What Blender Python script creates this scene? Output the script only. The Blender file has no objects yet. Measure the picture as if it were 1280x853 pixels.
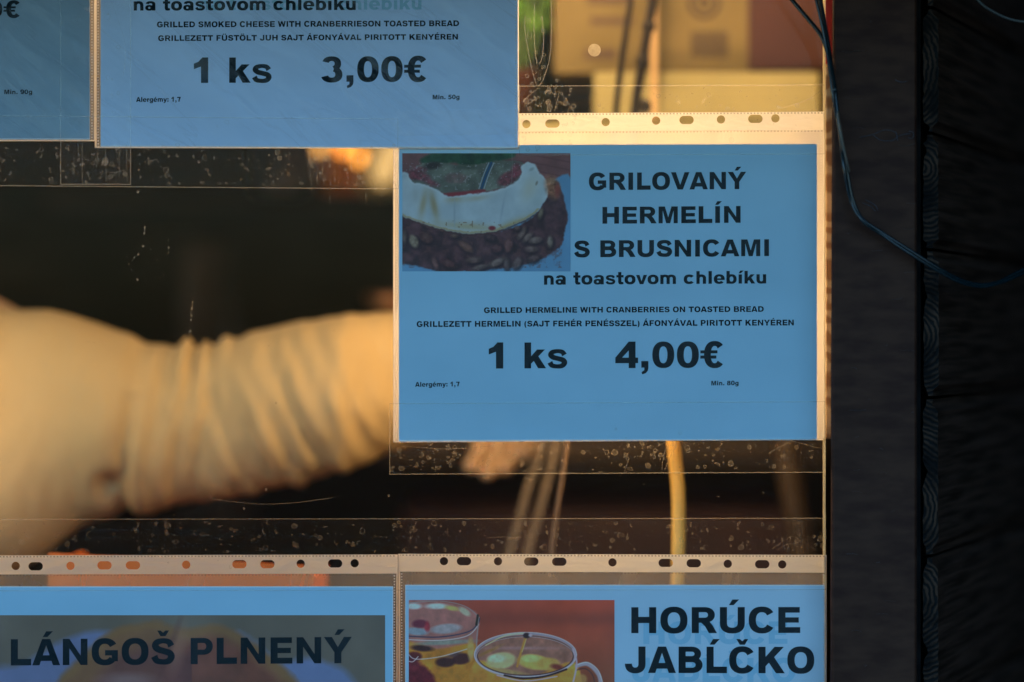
import bpy, bmesh, math, random
import numpy as np
from mathutils import Vector, Matrix, geometry, noise as mnoise
random.seed(7); rng = np.random.RandomState(5)
SC = bpy.context.scene
COL = SC.collection
PI = math.pi
# ------------------------------------------------------------------ camera, sky, sun, exposure
D = 2.0                 # camera to window distance (m)
S = 0.568e-3            # metres per photograph pixel in the plane of the window
ZC = 1.50               # height of the view axis
def W(px, py, d=0.0):   # a point at depth d behind the window plane
    f = (D + d) / D
    return Vector(((px - 640) * S * f, d, ZC - (py - 426.5) * S * f))
cam = bpy.data.objects.new('camera', bpy.data.cameras.new('camera')); COL.objects.link(cam)
cam.location = (0, -D, ZC); cam.rotation_euler = (PI / 2, 0, 0)
cam.data.sensor_width = 36; cam.data.lens = 36 * D / (1280 * S)
cam.data.clip_start = 0.05; cam.data.clip_end = 500
cam.data.dof.use_dof = True; cam.data.dof.focus_distance = D - 0.002; cam.data.dof.aperture_fstop = 1.75
SC.camera = cam
world = bpy.data.worlds.new('World'); SC.world = world; world.use_nodes = True
wn = world.node_tree; sky = wn.nodes.new('ShaderNodeTexSky'); sky.sky_type = 'NISHITA'
SUN_EL, SUN_AZ = math.radians(6), math.radians(20)        # low sun behind the hut
sky.sun_disc = False; sky.sun_elevation = SUN_EL; sky.sun_rotation = SUN_AZ; sky.ozone_density = 3.6
wn.links.new(sky.outputs[0], wn.nodes['Background'].inputs[0]); wn.nodes['Background'].inputs[1].default_value = 0.15
sun = bpy.data.objects.new('sun', bpy.data.lights.new('sun', 'SUN')); COL.objects.link(sun)
sun.data.energy = 2.0; sun.data.angle = math.radians(0.5); sun.data.color = (1, .86, .68)
sdir = Vector((math.sin(SUN_AZ) * math.cos(SUN_EL), math.cos(SUN_AZ) * math.cos(SUN_EL), math.sin(SUN_EL)))
sun.rotation_euler = sdir.to_track_quat('Z', 'Y').to_euler(); sun.location = sdir * 20
SC.view_settings.view_transform = 'Standard'; SC.view_settings.look = 'None'; SC.view_settings.exposure = 2.4; SC.view_settings.gamma = 1
SC.render.engine = 'CYCLES'
SC.cycles.transparent_max_bounces = 40; SC.cycles.max_bounces = 8; SC.cycles.sample_clamp_indirect = 6
SC.cycles.caustics_reflective = False; SC.cycles.caustics_refractive = False
LAMP_COL = (1.0, .66, .34); LAMP_A, LAMP_B, LAMP_C, LAMP_D = 15.0, 8.0, 6.5, 10.0
# light that falls on the outside of the window: used only to turn seen print colours into ink colours
ILL = np.array([0.235, 0.38, 0.58])

# ------------------------------------------------------------------ helpers
def lin(c):
    c = np.asarray(c, float) / 255
    return np.where(c <= .04045, c / 12.92, ((c + .055) / 1.055) ** 2.4)
def ink(c): return tuple(np.clip(lin(c) / ILL, 0.004, .88))
def mat(name, col=(.5, .5, .5), rough=.5, spec=.5, metal=0):
    m = bpy.data.materials.new(name); m.use_nodes = True; b = m.node_tree.nodes['Principled BSDF']
    b.inputs['Base Color'].default_value = (*col[:3], 1); b.inputs['Roughness'].default_value = rough
    b.inputs['Specular IOR Level'].default_value = spec; b.inputs['Metallic'].default_value = metal
    return m
def nd(m, t, **kw):
    n = m.node_tree.nodes.new(t)
    for k, v in kw.items():
        if k in n.inputs: n.inputs[k].default_value = v
        else: setattr(n, k, v)
    return n
def lk(m, a, b): m.node_tree.links.new(a, b)
def noisy(name, c1, c2, scale=20, stretch=(1, 1, 1), rough=.6, bump=.2, spec=.4, detail=6, bdist=.001, coord='Object', p0=.35, p1=.65, metal=0):
    m = mat(name, c1, rough, spec, metal); b = m.node_tree.nodes['Principled BSDF']
    tc = nd(m, 'ShaderNodeTexCoord'); mp = nd(m, 'ShaderNodeMapping'); mp.inputs['Scale'].default_value = stretch
    lk(m, tc.outputs[coord], mp.inputs[0])
    n = nd(m, 'ShaderNodeTexNoise', Scale=scale, Detail=detail); lk(m, mp.outputs[0], n.inputs['Vector'])
    r = nd(m, 'ShaderNodeValToRGB'); r.color_ramp.elements[0].color = (*c1, 1); r.color_ramp.elements[1].color = (*c2, 1)
    r.color_ramp.elements[0].position = p0; r.color_ramp.elements[1].position = p1
    lk(m, n.outputs['Fac'], r.inputs[0]); lk(m, r.outputs[0], b.inputs['Base Color'])
    bp = nd(m, 'ShaderNodeBump', Strength=bump, Distance=bdist); lk(m, n.outputs['Fac'], bp.inputs['Height']); lk(m, bp.outputs[0], b.inputs['Normal'])
    return m
def sheer(name, fac, col=(.8, .8, .8), transl=.7, gloss=.02, rough=.25, wr=0.0, wscale=12, stretch=(1, 1, 1), facnoise=0, rot=None, st2=None):
    """clear plastic: mostly see-through, a little white scatter, a little gloss"""
    m = bpy.data.materials.new(name); m.use_nodes = True; nt = m.node_tree; nt.nodes.clear()
    out = nd(m, 'ShaderNodeOutputMaterial'); tr = nd(m, 'ShaderNodeBsdfTransparent')
    df = nd(m, 'ShaderNodeBsdfDiffuse'); tl = nd(m, 'ShaderNodeBsdfTranslucent'); gl = nd(m, 'ShaderNodeBsdfGlossy')
    df.inputs[0].default_value = tl.inputs[0].default_value = (*col, 1); gl.inputs['Roughness'].default_value = rough
    a = nd(m, 'ShaderNodeMixShader'); a.inputs[0].default_value = transl; lk(m, df.outputs[0], a.inputs[1]); lk(m, tl.outputs[0], a.inputs[2])
    b = nd(m, 'ShaderNodeMixShader'); b.inputs[0].default_value = fac; lk(m, tr.outputs[0], b.inputs[1]); lk(m, a.outputs[0], b.inputs[2])
    c = nd(m, 'ShaderNodeMixShader'); c.inputs[0].default_value = gloss; lk(m, b.outputs[0], c.inputs[1]); lk(m, gl.outputs[0], c.inputs[2])
    lk(m, c.outputs[0], out.inputs[0])
    if wr or facnoise:
        tc = nd(m, 'ShaderNodeTexCoord'); mp = nd(m, 'ShaderNodeMapping'); mp.inputs['Scale'].default_value = stretch; lk(m, tc.outputs['Object'], mp.inputs[0])
        if rot:
            mp.inputs['Rotation'].default_value = rot; m2 = nd(m, 'ShaderNodeMapping'); m2.inputs['Scale'].default_value = st2; lk(m, mp.outputs[0], m2.inputs[0]); mp = m2
        n = nd(m, 'ShaderNodeTexNoise', Scale=wscale, Detail=4, Distortion=1.2); lk(m, mp.outputs[0], n.inputs['Vector'])
        if wr:
            bp = nd(m, 'ShaderNodeBump', Strength=wr, Distance=.01); lk(m, n.outputs['Fac'], bp.inputs['Height'])
            for s in (df, tl, gl): lk(m, bp.outputs[0], s.inputs['Normal'])
        if facnoise:
            mr = nd(m, 'ShaderNodeMapRange'); mr.inputs['From Min'].default_value = .5 if rot else .35; mr.inputs['From Max'].default_value = .75 if rot else .7
            mr.inputs['To Min'].default_value = fac; mr.inputs['To Max'].default_value = fac + facnoise
            if rot:
                cr = nd(m, 'ShaderNodeValToRGB'); el = cr.color_ramp.elements; el[0].position = .40; el[0].color = (0, 0, 0, 1); el[1].position = .72; el[1].color = (.35, .35, .35, 1)
                for p_, v_ in ((.465, .10), (.50, 1), (.53, .12)): e_ = el.new(p_); e_.color = (v_, v_, v_, 1)
                lk(m, n.outputs['Fac'], cr.inputs[0]); mr.inputs['From Min'].default_value = 0; mr.inputs['From Max'].default_value = 1; lk(m, cr.outputs[0], mr.inputs[0])
            else: lk(m, n.outputs['Fac'], mr.inputs[0])
            lk(m, mr.outputs[0], b.inputs[0])
    return m
def mesh_obj(name, verts, faces, m=None, parent=None, smooth=False):
    me = bpy.data.meshes.new(name); me.from_pydata([tuple(v) for v in verts], [], faces); me.update()
    o = bpy.data.objects.new(name, me); COL.objects.link(o)
    if m: me.materials.append(m)
    if smooth: me.polygons.foreach_set('use_smooth', [True] * len(me.polygons))
    if parent: o.parent = parent
    return o
def empty(name, loc=(0, 0, 0)):
    o = bpy.data.objects.new(name, None); COL.objects.link(o); o.location = loc; o.empty_display_size = .02
    return o
def tag(o, label, cat, group=None):
    o['label'] = label; o['category'] = cat
    if group: o['group'] = group
    return o
def setting(o): o['kind'] = 'structure'; return o
def attach(o, parent):      # parent without moving
    bpy.context.view_layer.update()
    o.parent = parent; o.matrix_parent_inverse = Matrix.Translation(parent.location).inverted()
    return o
class G:
    """collects geometry, builds one mesh object"""
    def __init__(s): s.v = []; s.f = []
    def box(s, x0, x1, y0, y1, z0, z1):
        k = len(s.v); s.v += [(x, y, z) for x in (x0, x1) for y in (y0, y1) for z in (z0, z1)]
        s.f += [tuple(k + i for i in q) for q in ((0, 1, 3, 2), (4, 6, 7, 5), (0, 4, 5, 1), (2, 3, 7, 6), (0, 2, 6, 4), (1, 5, 7, 3))]; return s
    def poly(s, pts): k = len(s.v); s.v += [tuple(p) for p in pts]; s.f.append(tuple(range(k, k + len(pts)))); return s
    def strip(s, A, B):
        k = len(s.v); n = len(A); s.v += [tuple(p) for p in A] + [tuple(p) for p in B]
        s.f += [(k + i, k + i + 1, k + n + i + 1, k + n + i) for i in range(n - 1)]; return s
    def loft(s, rings, cap=True, closed=True):
        k = len(s.v); n = len(rings[0])
        for r in rings: s.v += [tuple(p) for p in r]
        for j in range(len(rings) - 1):
            for i in range(n if closed else n - 1):
                a, b = k + j * n + i, k + j * n + (i + 1) % n; s.f.append((a, b, b + n, a + n))
        if cap: s.f.append(tuple(k + i for i in range(n))[::-1]); s.f.append(tuple(k + (len(rings) - 1) * n + i for i in range(n)))
        return s
    def tube(s, pts, r, n=8, cap=True):
        pts = [Vector(p) for p in pts]; rr = r if hasattr(r, '__len__') else [r] * len(pts); rings = []; up = Vector((0, 0, 1)); prev = None
        for i, p in enumerate(pts):
            t = (pts[min(i + 1, len(pts) - 1)] - pts[max(i - 1, 0)]).normalized()
            if prev is None: a = t.cross(up if abs(t.z) < .9 else Vector((1, 0, 0))).normalized()
            else: a = (prev - t * prev.dot(t)).normalized()
            prev = a; b = t.cross(a)
            rings.append([p + (a * math.cos(q) + b * math.sin(q)) * rr[i] for q in [2 * PI * j / n for j in range(n)]])
        return s.loft(rings, cap)
    def lathe(s, prof, c=(0, 0, 0), n=24):
        return s.loft([[(c[0] + r * math.cos(2 * PI * j / n), c[1] + r * math.sin(2 * PI * j / n), c[2] + z) for j in range(n)] for r, z in prof])
    def build(s, name, m=None, parent=None, smooth=False): return mesh_obj(name, s.v, s.f, m, parent, smooth)
def bevel(o, w, seg=2):
    md = o.modifiers.new('bevel', 'BEVEL'); md.width = w; md.segments = seg; md.limit_method = 'ANGLE'; return o
def spline(pts, n=8, closed=False):
    P = [np.array(p, float) for p in pts]; out = []; L = len(P)
    g = (lambda i: P[i % L]) if closed else (lambda i: P[min(max(i, 0), L - 1)])
    for i in range(L if closed else L - 1):
        a, b, c, d = g(i - 1), g(i), g(i + 1), g(i + 2)
        for k in range(n):
            t = k / n; out.append(.5 * (2 * b + (c - a) * t + (2 * a - 5 * b + 4 * c - d) * t * t + (3 * b - a - 3 * c + d) * t ** 3))
    if not closed: out.append(P[-1])
    return out

# ------------------------------------------------------------------ heavy sans lettering (hand built glyph shapes, 1000 units to the em)
def se(cx, cy, rx, ry, a, p=2.3):
    c, s_ = math.cos(a), math.sin(a)
    return (cx + rx * math.copysign(abs(c) ** (2 / p), c), cy + ry * math.copysign(abs(s_) ** (2 / p), s_))
def arc(cx, cy, ro, rO, ri, rI, a0, a1, n=26):
    A = [math.radians(a0 + (a1 - a0) * i / n) for i in range(n + 1)]
    return ('s', [se(cx, cy, ro, rO, a) for a in A], [se(cx, cy, ri, rI, a) for a in A])
def rc(x0, y0, x1, y1): return ('p', [(x0, y0), (x1, y0), (x1, y1), (x0, y1)])
def pl(*pts): return ('p', list(pts))
def mir(w, p): return ('p', [(w - x, y) for x, y in p[1]][::-1])
def bowl(x0, y0, y1, xc, x1, h, v):
    A = [PI / 2 - PI * i / 14 for i in range(15)]; ry = (y1 - y0) / 2; cy = (y0 + y1) / 2
    o = [(x0, y1)] + [se(xc, cy, x1 - xc, ry, a, 2.1) for a in A] + [(x0, y0)]
    i = [(x0, y1 - h)] + [se(xc, cy, x1 - xc - v, ry - h, a, 2.1) for a in A] + [(x0, y0 + h)]
    return ('s', o, i)
def ust(x0, x1, top, cy, ry, v, h):
    cx = (x0 + x1) / 2; A = [PI + PI * i / 16 for i in range(17)]
    return ('s', [(x0, top)] + [se(cx, cy, cx - x0, ry, a) for a in A] + [(x1, top)], [(x0 + v, top)] + [se(cx, cy, cx - x0 - v, ry - h, a) for a in A] + [(x1 - v, top)])
def pen(pts, ws):
    P = spline([(x, y, w) for (x, y), w in zip(pts, ws)], 8); a = []; b = []
    for i, p in enumerate(P):
        q = P[min(i + 1, len(P) - 1)] - P[max(i - 1, 0)]; l = math.hypot(q[0], q[1]); nx, ny = -q[1] / l * p[2] / 2, q[0] / l * p[2] / 2
        a.append((p[0] + nx, p[1] + ny)); b.append((p[0] - nx, p[1] - ny))
    return ('s', a, b)
def sS(fx, fy): return pen([(590 * fx, 500 * fy), (520 * fx, 610 * fy), (365 * fx, 645 * fy), (195 * fx, 605 * fy), (145 * fx, 505 * fy), (225 * fx, 415 * fy), (380 * fx, 365 * fy), (545 * fx, 305 * fy), (590 * fx, 205 * fy), (515 * fx, 95 * fy), (360 * fx, 68 * fy), (185 * fx, 105 * fy), (115 * fx, 225 * fy)],
    [k * (fx + fy) / 2 for k in (185, 160, 142, 165, 188, 178, 170, 180, 195, 170, 148, 165, 190)])
ST = rc(73, 0, 270, 716)
def acute(cx, dy=0): return pl((cx - 95, 770 + dy), (cx + 35, 770 + dy), (cx + 190, 925 + dy), (cx + 0, 925 + dy))
def caron(cx): return pl((cx - 165, 925), (cx - 70, 770), (cx + 70, 770), (cx + 165, 925), (cx + 65, 925), (cx, 865), (cx - 65, 925))
aL = pl((0, 0), (202, 0), (244, 118), (297, 273), (389, 545), (389, 716), (275, 716))
vL = pl((0, 716), (278, 0), (389, 0), (389, 190), (206, 716))
w1, w2 = pl((2, 716), (175, 0), (367, 0), (190, 716)), pl((192, 0), (367, 0), (592, 716), (408, 716))
mL = pl((245, 716), (245, 546), (390, 0), (472, 0), (472, 250), (335, 716))
yL = pl((0, 716), (291, 300), (389, 300), (389, 440), (222, 716))
kv = pl((0, 519), (205, 0), (306, 0), (306, 170), (195, 519))
GL = {
 'A': (778, [aL, mir(778, aL), pl((244, 118), (534, 118), (481, 273), (297, 273))]),
 'B': (778, [ST, bowl(270, 322, 716, 440, 700, 138, 185), bowl(270, 0, 440, 450, 740, 145, 195)]),
 'C': (778, [arc(398, 358, 365, 372, 165, 215, 32, 328)]), 'D': (833, [ST, bowl(270, 0, 716, 400, 790, 160, 200)]),
 'E': (722, [ST, rc(270, 560, 665, 716), rc(270, 285, 637, 430), rc(270, 0, 678, 160)]), 'F': (667, [ST, rc(270, 560, 620, 716), rc(270, 275, 560, 425)]),
 'G': (833, [arc(408, 358, 368, 372, 165, 215, 32, 322), rc(415, 255, 772, 400), rc(600, 95, 772, 260)]),
 'H': (833, [ST, rc(563, 0, 760, 716), rc(270, 280, 563, 450)]), 'I': (389, [rc(95, 0, 293, 716)]),
 'J': (667, [rc(400, 240, 598, 716), arc(311, 250, 287, 262, 90, 105, 180, 360)]),
 'K': (833, [ST, pl((270, 190), (780, 716), (518, 716), (270, 445)), pl((350, 300), (560, 0), (805, 0), (502, 445))]),
 'L': (667, [ST, rc(270, 0, 640, 176)]), 'M': (944, [rc(73, 0, 245, 716), rc(699, 0, 871, 716), mL, mir(944, mL)]),
 'N': (833, [rc(73, 0, 258, 716), rc(572, 0, 760, 716), pl((258, 716), (258, 455), (572, 0), (572, 256))]),
 'O': (833, [arc(416, 358, 375, 372, 172, 215, 0, 360, 40)]), 'P': (722, [ST, bowl(270, 255, 716, 430, 690, 140, 185)]),
 'R': (778, [ST, bowl(270, 285, 716, 440, 712, 140, 190), pl((330, 290), (445, 180), (547, 0), (770, 0), (655, 205), (545, 340))]),
 'S': (722, [sS(1, 1)]), 'T': (722, [rc(262, 0, 460, 540), rc(24, 540, 698, 716)]), 'U': (833, [ust(72, 760, 716, 272, 285, 197, 160)]),
 'V': (778, [vL, mir(778, vL)]), 'W': (1000, [w1, w2, mir(1000, w2), mir(1000, w1)]),
 'Y': (778, [rc(291, 0, 487, 302), yL, mir(778, yL)]), 'Z': (722, [rc(50, 560, 680, 716), rc(30, 0, 695, 160), pl((30, 150), (285, 150), (680, 590), (425, 570))]),
 '0': (667, [arc(333, 358, 298, 364, 112, 230, 0, 360, 40)]),
 '1': (667, [pl((85, 390), (283, 465), (283, 0), (482, 0), (482, 722), (322, 722), (210, 600), (85, 548))]),
 '3': (667, [arc(325, 520, 262, 205, 82, 75, 165, -75), arc(325, 215, 298, 227, 100, 88, 195, 435)]),
 '4': (667, [rc(395, 0, 580, 722), rc(30, 135, 650, 285), pl((30, 285), (215, 285), (395, 480), (395, 722))]),
 '5': (667, [rc(150, 560, 590, 710), pl((75, 330), (250, 300), (300, 570), (140, 700)), arc(325, 238, 302, 250, 108, 110, 200, 480)]),
 '7': (667, [rc(40, 545, 625, 705), pl((245, 0), (440, 0), (490, 280), (625, 545), (400, 545), (290, 300))]),
 '8': (667, [arc(333, 528, 258, 196, 80, 78, 0, 360), arc(333, 208, 298, 220, 100, 95, 0, 360)]),
 '9': (667, [arc(333, 478, 300, 245, 108, 112, 0, 360), arc(333, 270, 300, 280, 108, 140, 20, -150)]),
 ',': (333, [rc(70, 10, 262, 190), pl((75, -110), (95, -175), (190, -140), (250, -70), (262, 10), (150, 10), (150, -60))]),
 '.': (333, [rc(70, 0, 262, 190)]), ':': (333, [rc(70, 0, 262, 180), rc(70, 339, 262, 519)]),
 '(': (389, [arc(430, 260, 360, 470, 190, 470, 118, 242)]), ')': (389, [arc(-40, 260, 360, 470, 190, 470, 62, -62)]),
 '€': (667, [arc(395, 358, 290, 372, 105, 235, 42, 318), rc(5, 392, 470, 475), rc(5, 250, 440, 333)]),
 'a': (667, [arc(330, 345, 272, 186, 95, 62, 170, 0), rc(420, 0, 602, 350), arc(262, 152, 225, 164, 62, 55, 0, 360)]),
 'b': (667, [rc(66, 0, 248, 716), arc(345, 260, 285, 272, 105, 140, 0, 360)]), 'c': (667, [arc(340, 260, 308, 272, 118, 132, 38, 322)]),
 'e': (667, [arc(333, 260, 304, 272, 112, 150, 0, 322), rc(112, 212, 636, 300)]),
 'g': (667, [arc(320, 265, 285, 262, 105, 130, 0, 360), rc(425, -10, 605, 519), arc(322, -10, 283, 195, 103, 75, 190, 360)]),
 'h': (667, [rc(66, 0, 248, 716), arc(335, 300, 269, 232, 87, 88, 0, 180), rc(422, 0, 604, 300)]),
 'i': (333, [rc(72, 0, 258, 519), rc(72, 583, 258, 716)]), 'l': (333, [rc(72, 0, 258, 716)]),
 'k': (667, [rc(66, 0, 248, 716), pl((248, 130), (630, 519), (410, 519), (248, 335)), pl((320, 205), (440, 0), (660, 0), (445, 335))]),
 'm': (1000, [rc(66, 0, 246, 519), arc(328, 305, 262, 226, 82, 88, 0, 180), rc(410, 0, 590, 305), arc(672, 305, 262, 226, 82, 88, 0, 180), rc(754, 0, 934, 305)]),
 'n': (667, [rc(66, 0, 246, 519), arc(335, 300, 269, 232, 87, 88, 0, 180), rc(422, 0, 604, 300)]),
 'o': (667, [arc(333, 260, 306, 272, 115, 135, 0, 360)]), 'r': (444, [rc(66, 0, 248, 519), pl((230, 270), (300, 350), (395, 345), (455, 512), (350, 530), (230, 440))]),
 's': (611, [sS(.84, .73)]), 't': (444, [rc(118, 170, 300, 690), rc(20, 385, 420, 519), pl((118, 180), (118, 110), (165, 15), (280, -10), (420, 8), (405, 130), (330, 128), (300, 160), (300, 180))]),
 'u': (667, [ust(62, 602, 519, 215, 227, 184, 135), rc(418, 0, 602, 519)]), 'v': (611, [kv, mir(611, kv)]),
 'y': (611, [kv, mir(611, kv), pl((205, 0), (215, -45), (150, -75), (45, -65), (60, -195), (200, -205), (330, -150), (406, 0))]),
}
for c_, b_, x_ in (('Á', 'A', 389), ('É', 'E', 370), ('Í', 'I', 185), ('Ý', 'Y', 389), ('Ú', 'U', 416), ('Ĺ', 'L', 255)): GL[c_] = (GL[b_][0], GL[b_][1] + [acute(x_)])
for c_, b_, x_ in (('Č', 'C', 400), ('Š', 'S', 361)): GL[c_] = (GL[b_][0], GL[b_][1] + [caron(x_)])
for c_, b_, x_ in (('Ö', 'O', 416), ('Ü', 'U', 416)): GL[c_] = (GL[b_][0], GL[b_][1] + [rc(x_ - 190, 770, x_ - 45, 900), rc(x_ + 45, 770, x_ + 190, 900)])
GL['é'] = (667, GL['e'][1] + [acute(333, -190)]); GL['í'] = (333, [rc(72, 0, 258, 519), acute(165, -190)])
def lettering(text, x0, x1, topL, baseL, rise, m, parent, depth, name='lettering', h=716):
    """one printed line: spans photo pixels x0..x1 in the window plane, base line rising by 'rise' px from left to right"""
    pen_x = 0; items = []
    for ch in text:
        if ch == ' ': pen_x += 333; continue
        w, ps = GL[ch]; items.append((pen_x, ps)); pen_x += w
    xs = [ox + p[0] for ox, ps in items for pc in ps for l in pc[1:] for p in l]
    a, b = min(xs), max(xs); sx = (x1 - x0) / (b - a); sy = (baseL - topL) / h
    g = G(); k = 0
    def M(p, ox):
        u = (ox + p[0] - a) / (b - a); q = W(x0 + (ox + p[0] - a) * sx, baseL - p[1] * sy - rise * u)
        return (q.x - parent.location.x, -depth - (k % 7) * 4e-6 - parent.location.y, q.z - parent.location.z)
    for ox, ps in items:
        for pc in ps:
            k += 1
            if pc[0] == 'p':
                P = [M(p, ox) for p in pc[1]]; kk = len(g.v); g.v += P
                for t in geometry.tessellate_polygon([[Vector((p[0], p[2], 0)) for p in P]]): g.f.append(tuple(kk + i for i in t))
            else: g.strip([M(p, ox) for p in pc[1]], [M(p, ox) for p in pc[2]])
    return g.build(name, m, parent)

# ------------------------------------------------------------------ flat colour print (pictures on the menu sheets), painted as ink on a fine grid
def vnoise(X, Y, s, seed=0):
    r = np.random.RandomState(seed); T = r.rand(128, 128); x, y = X / s + 50, Y / s + 50
    i, j = np.floor(x).astype(int), np.floor(y).astype(int); u, v = x - i, y - j; u = u * u * (3 - 2 * u); v = v * v * (3 - 2 * v)
    t = lambda a, b: T[a % 128, b % 128]
    return t(i, j) * (1 - u) * (1 - v) + t(i + 1, j) * u * (1 - v) + t(i, j + 1) * (1 - u) * v + t(i + 1, j + 1) * u * v
def fbm(X, Y, s, seed=0): return sum(vnoise(X, Y, s / 2 ** k, seed + k) * .5 ** (k + 1) for k in range(4)) / .9375
class Canvas:
    def __init__(s, x0, y0, x1, y1, k, ox=0, oy=0, z=1.0):
        s.b = (x0, y0, x1, y1); s.n = (int((x1 - x0) * k) + 1, int((y1 - y0) * k) + 1)
        px, py = np.meshgrid(np.linspace(x0, x1, s.n[0]), np.linspace(y0, y1, s.n[1])); s.px, s.py = px, py
        s.X, s.Y = (px - ox) * z, (py - oy) * z; s.C = np.zeros(px.shape + (3,))
    def lay(s, m, c, al=1, var=0, vs=30, seed=0):
        c = np.array(c, float) * np.ones(s.C.shape)
        if var: c = c * (1 + var * (fbm(s.X, s.Y, vs, seed)[..., None] * 2 - 1))
        m = (np.clip(m, 0, 1) * al)[..., None]; s.C = s.C * (1 - m) + c * m
    def sd(s, P):
        X, Y = s.X, s.Y; d = np.full(X.shape, 1e12); ins = np.zeros(X.shape, bool)
        for i in range(len(P)):
            a, b = P[i - 1], P[i]; e = b - a; wx, wy = X - a[0], Y - a[1]; t = np.clip((wx * e[0] + wy * e[1]) / max(e @ e, 1e-9), 0, 1)
            d = np.minimum(d, (wx - t * e[0]) ** 2 + (wy - t * e[1]) ** 2)
            c = ((a[1] > Y) != (b[1] > Y)); ins ^= c & (X < (b[0] - a[0]) * (Y - a[1]) / ((b[1] - a[1]) or 1e-9) + a[0])
        return np.sqrt(d) * np.where(ins, 1, -1)
    def poly(s, pts, c, blur=6, rough=0, **kw):
        q = s.sd(spline(pts, 4, True))
        if rough: q = q + rough * (fbm(s.X, s.Y, 25, 3) * 2 - 1)
        s.lay(q / (2 * blur) + .5, c, **kw); return q
    def ell(s, cx, cy, rx, ry, ang, c, blur=5, **kw):
        a = math.radians(ang); x, y = s.X - cx, s.Y - cy; u, v = x * math.cos(a) + y * math.sin(a), -x * math.sin(a) + y * math.cos(a)
        q = (1 - np.sqrt((u / rx) ** 2 + (v / ry) ** 2)) * min(rx, ry); s.lay(q / (2 * blur) + .5, c, **kw)
    def line(s, pts, w, c, blur=2, **kw):
        P = spline(pts, 6); d = np.full(s.X.shape, 1e12)
        for i in range(1, len(P)):
            a, b = P[i - 1], P[i]; e = b - a; wx, wy = s.X - a[0], s.Y - a[1]; t = np.clip((wx * e[0] + wy * e[1]) / max(e @ e, 1e-9), 0, 1)
            d = np.minimum(d, (wx - t * e[0]) ** 2 + (wy - t * e[1]) ** 2)
        s.lay((w / 2 - np.sqrt(d)) / (2 * blur) + .5, c, **kw)
    def build(s, parent, depth):
        ny, nx = s.px.shape; L = parent.location
        co = np.stack([(s.px - 640) * S - L.x, np.full(s.px.shape, -depth - L.y), ZC - (s.py - 426.5) * S - L.z], -1).reshape(-1, 3)
        i = np.arange(nx * ny).reshape(ny, nx); q = np.stack([i[1:, :-1], i[1:, 1:], i[:-1, 1:], i[:-1, :-1]], -1).reshape(-1, 4)
        me = bpy.data.meshes.new('picture'); me.vertices.add(len(co)); me.vertices.foreach_set('co', co.ravel())
        me.loops.add(q.size); me.loops.foreach_set('vertex_index', q.ravel()); me.polygons.add(len(q)); me.polygons.foreach_set('loop_start', np.arange(0, q.size, 4))
        me.update(calc_edges=True); at = me.color_attributes.new('ink', 'FLOAT_COLOR', 'POINT')
        c = np.clip(lin(np.clip(s.C, 0, 255)) / ILL, .004, .88).reshape(-1, 3); at.data.foreach_set('color', np.concatenate([c, np.ones((len(c), 1))], 1).ravel().astype(np.float32))
        o = bpy.data.objects.new('picture', me); COL.objects.link(o); me.materials.append(M_PRINT); o.parent = parent; return o
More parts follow.
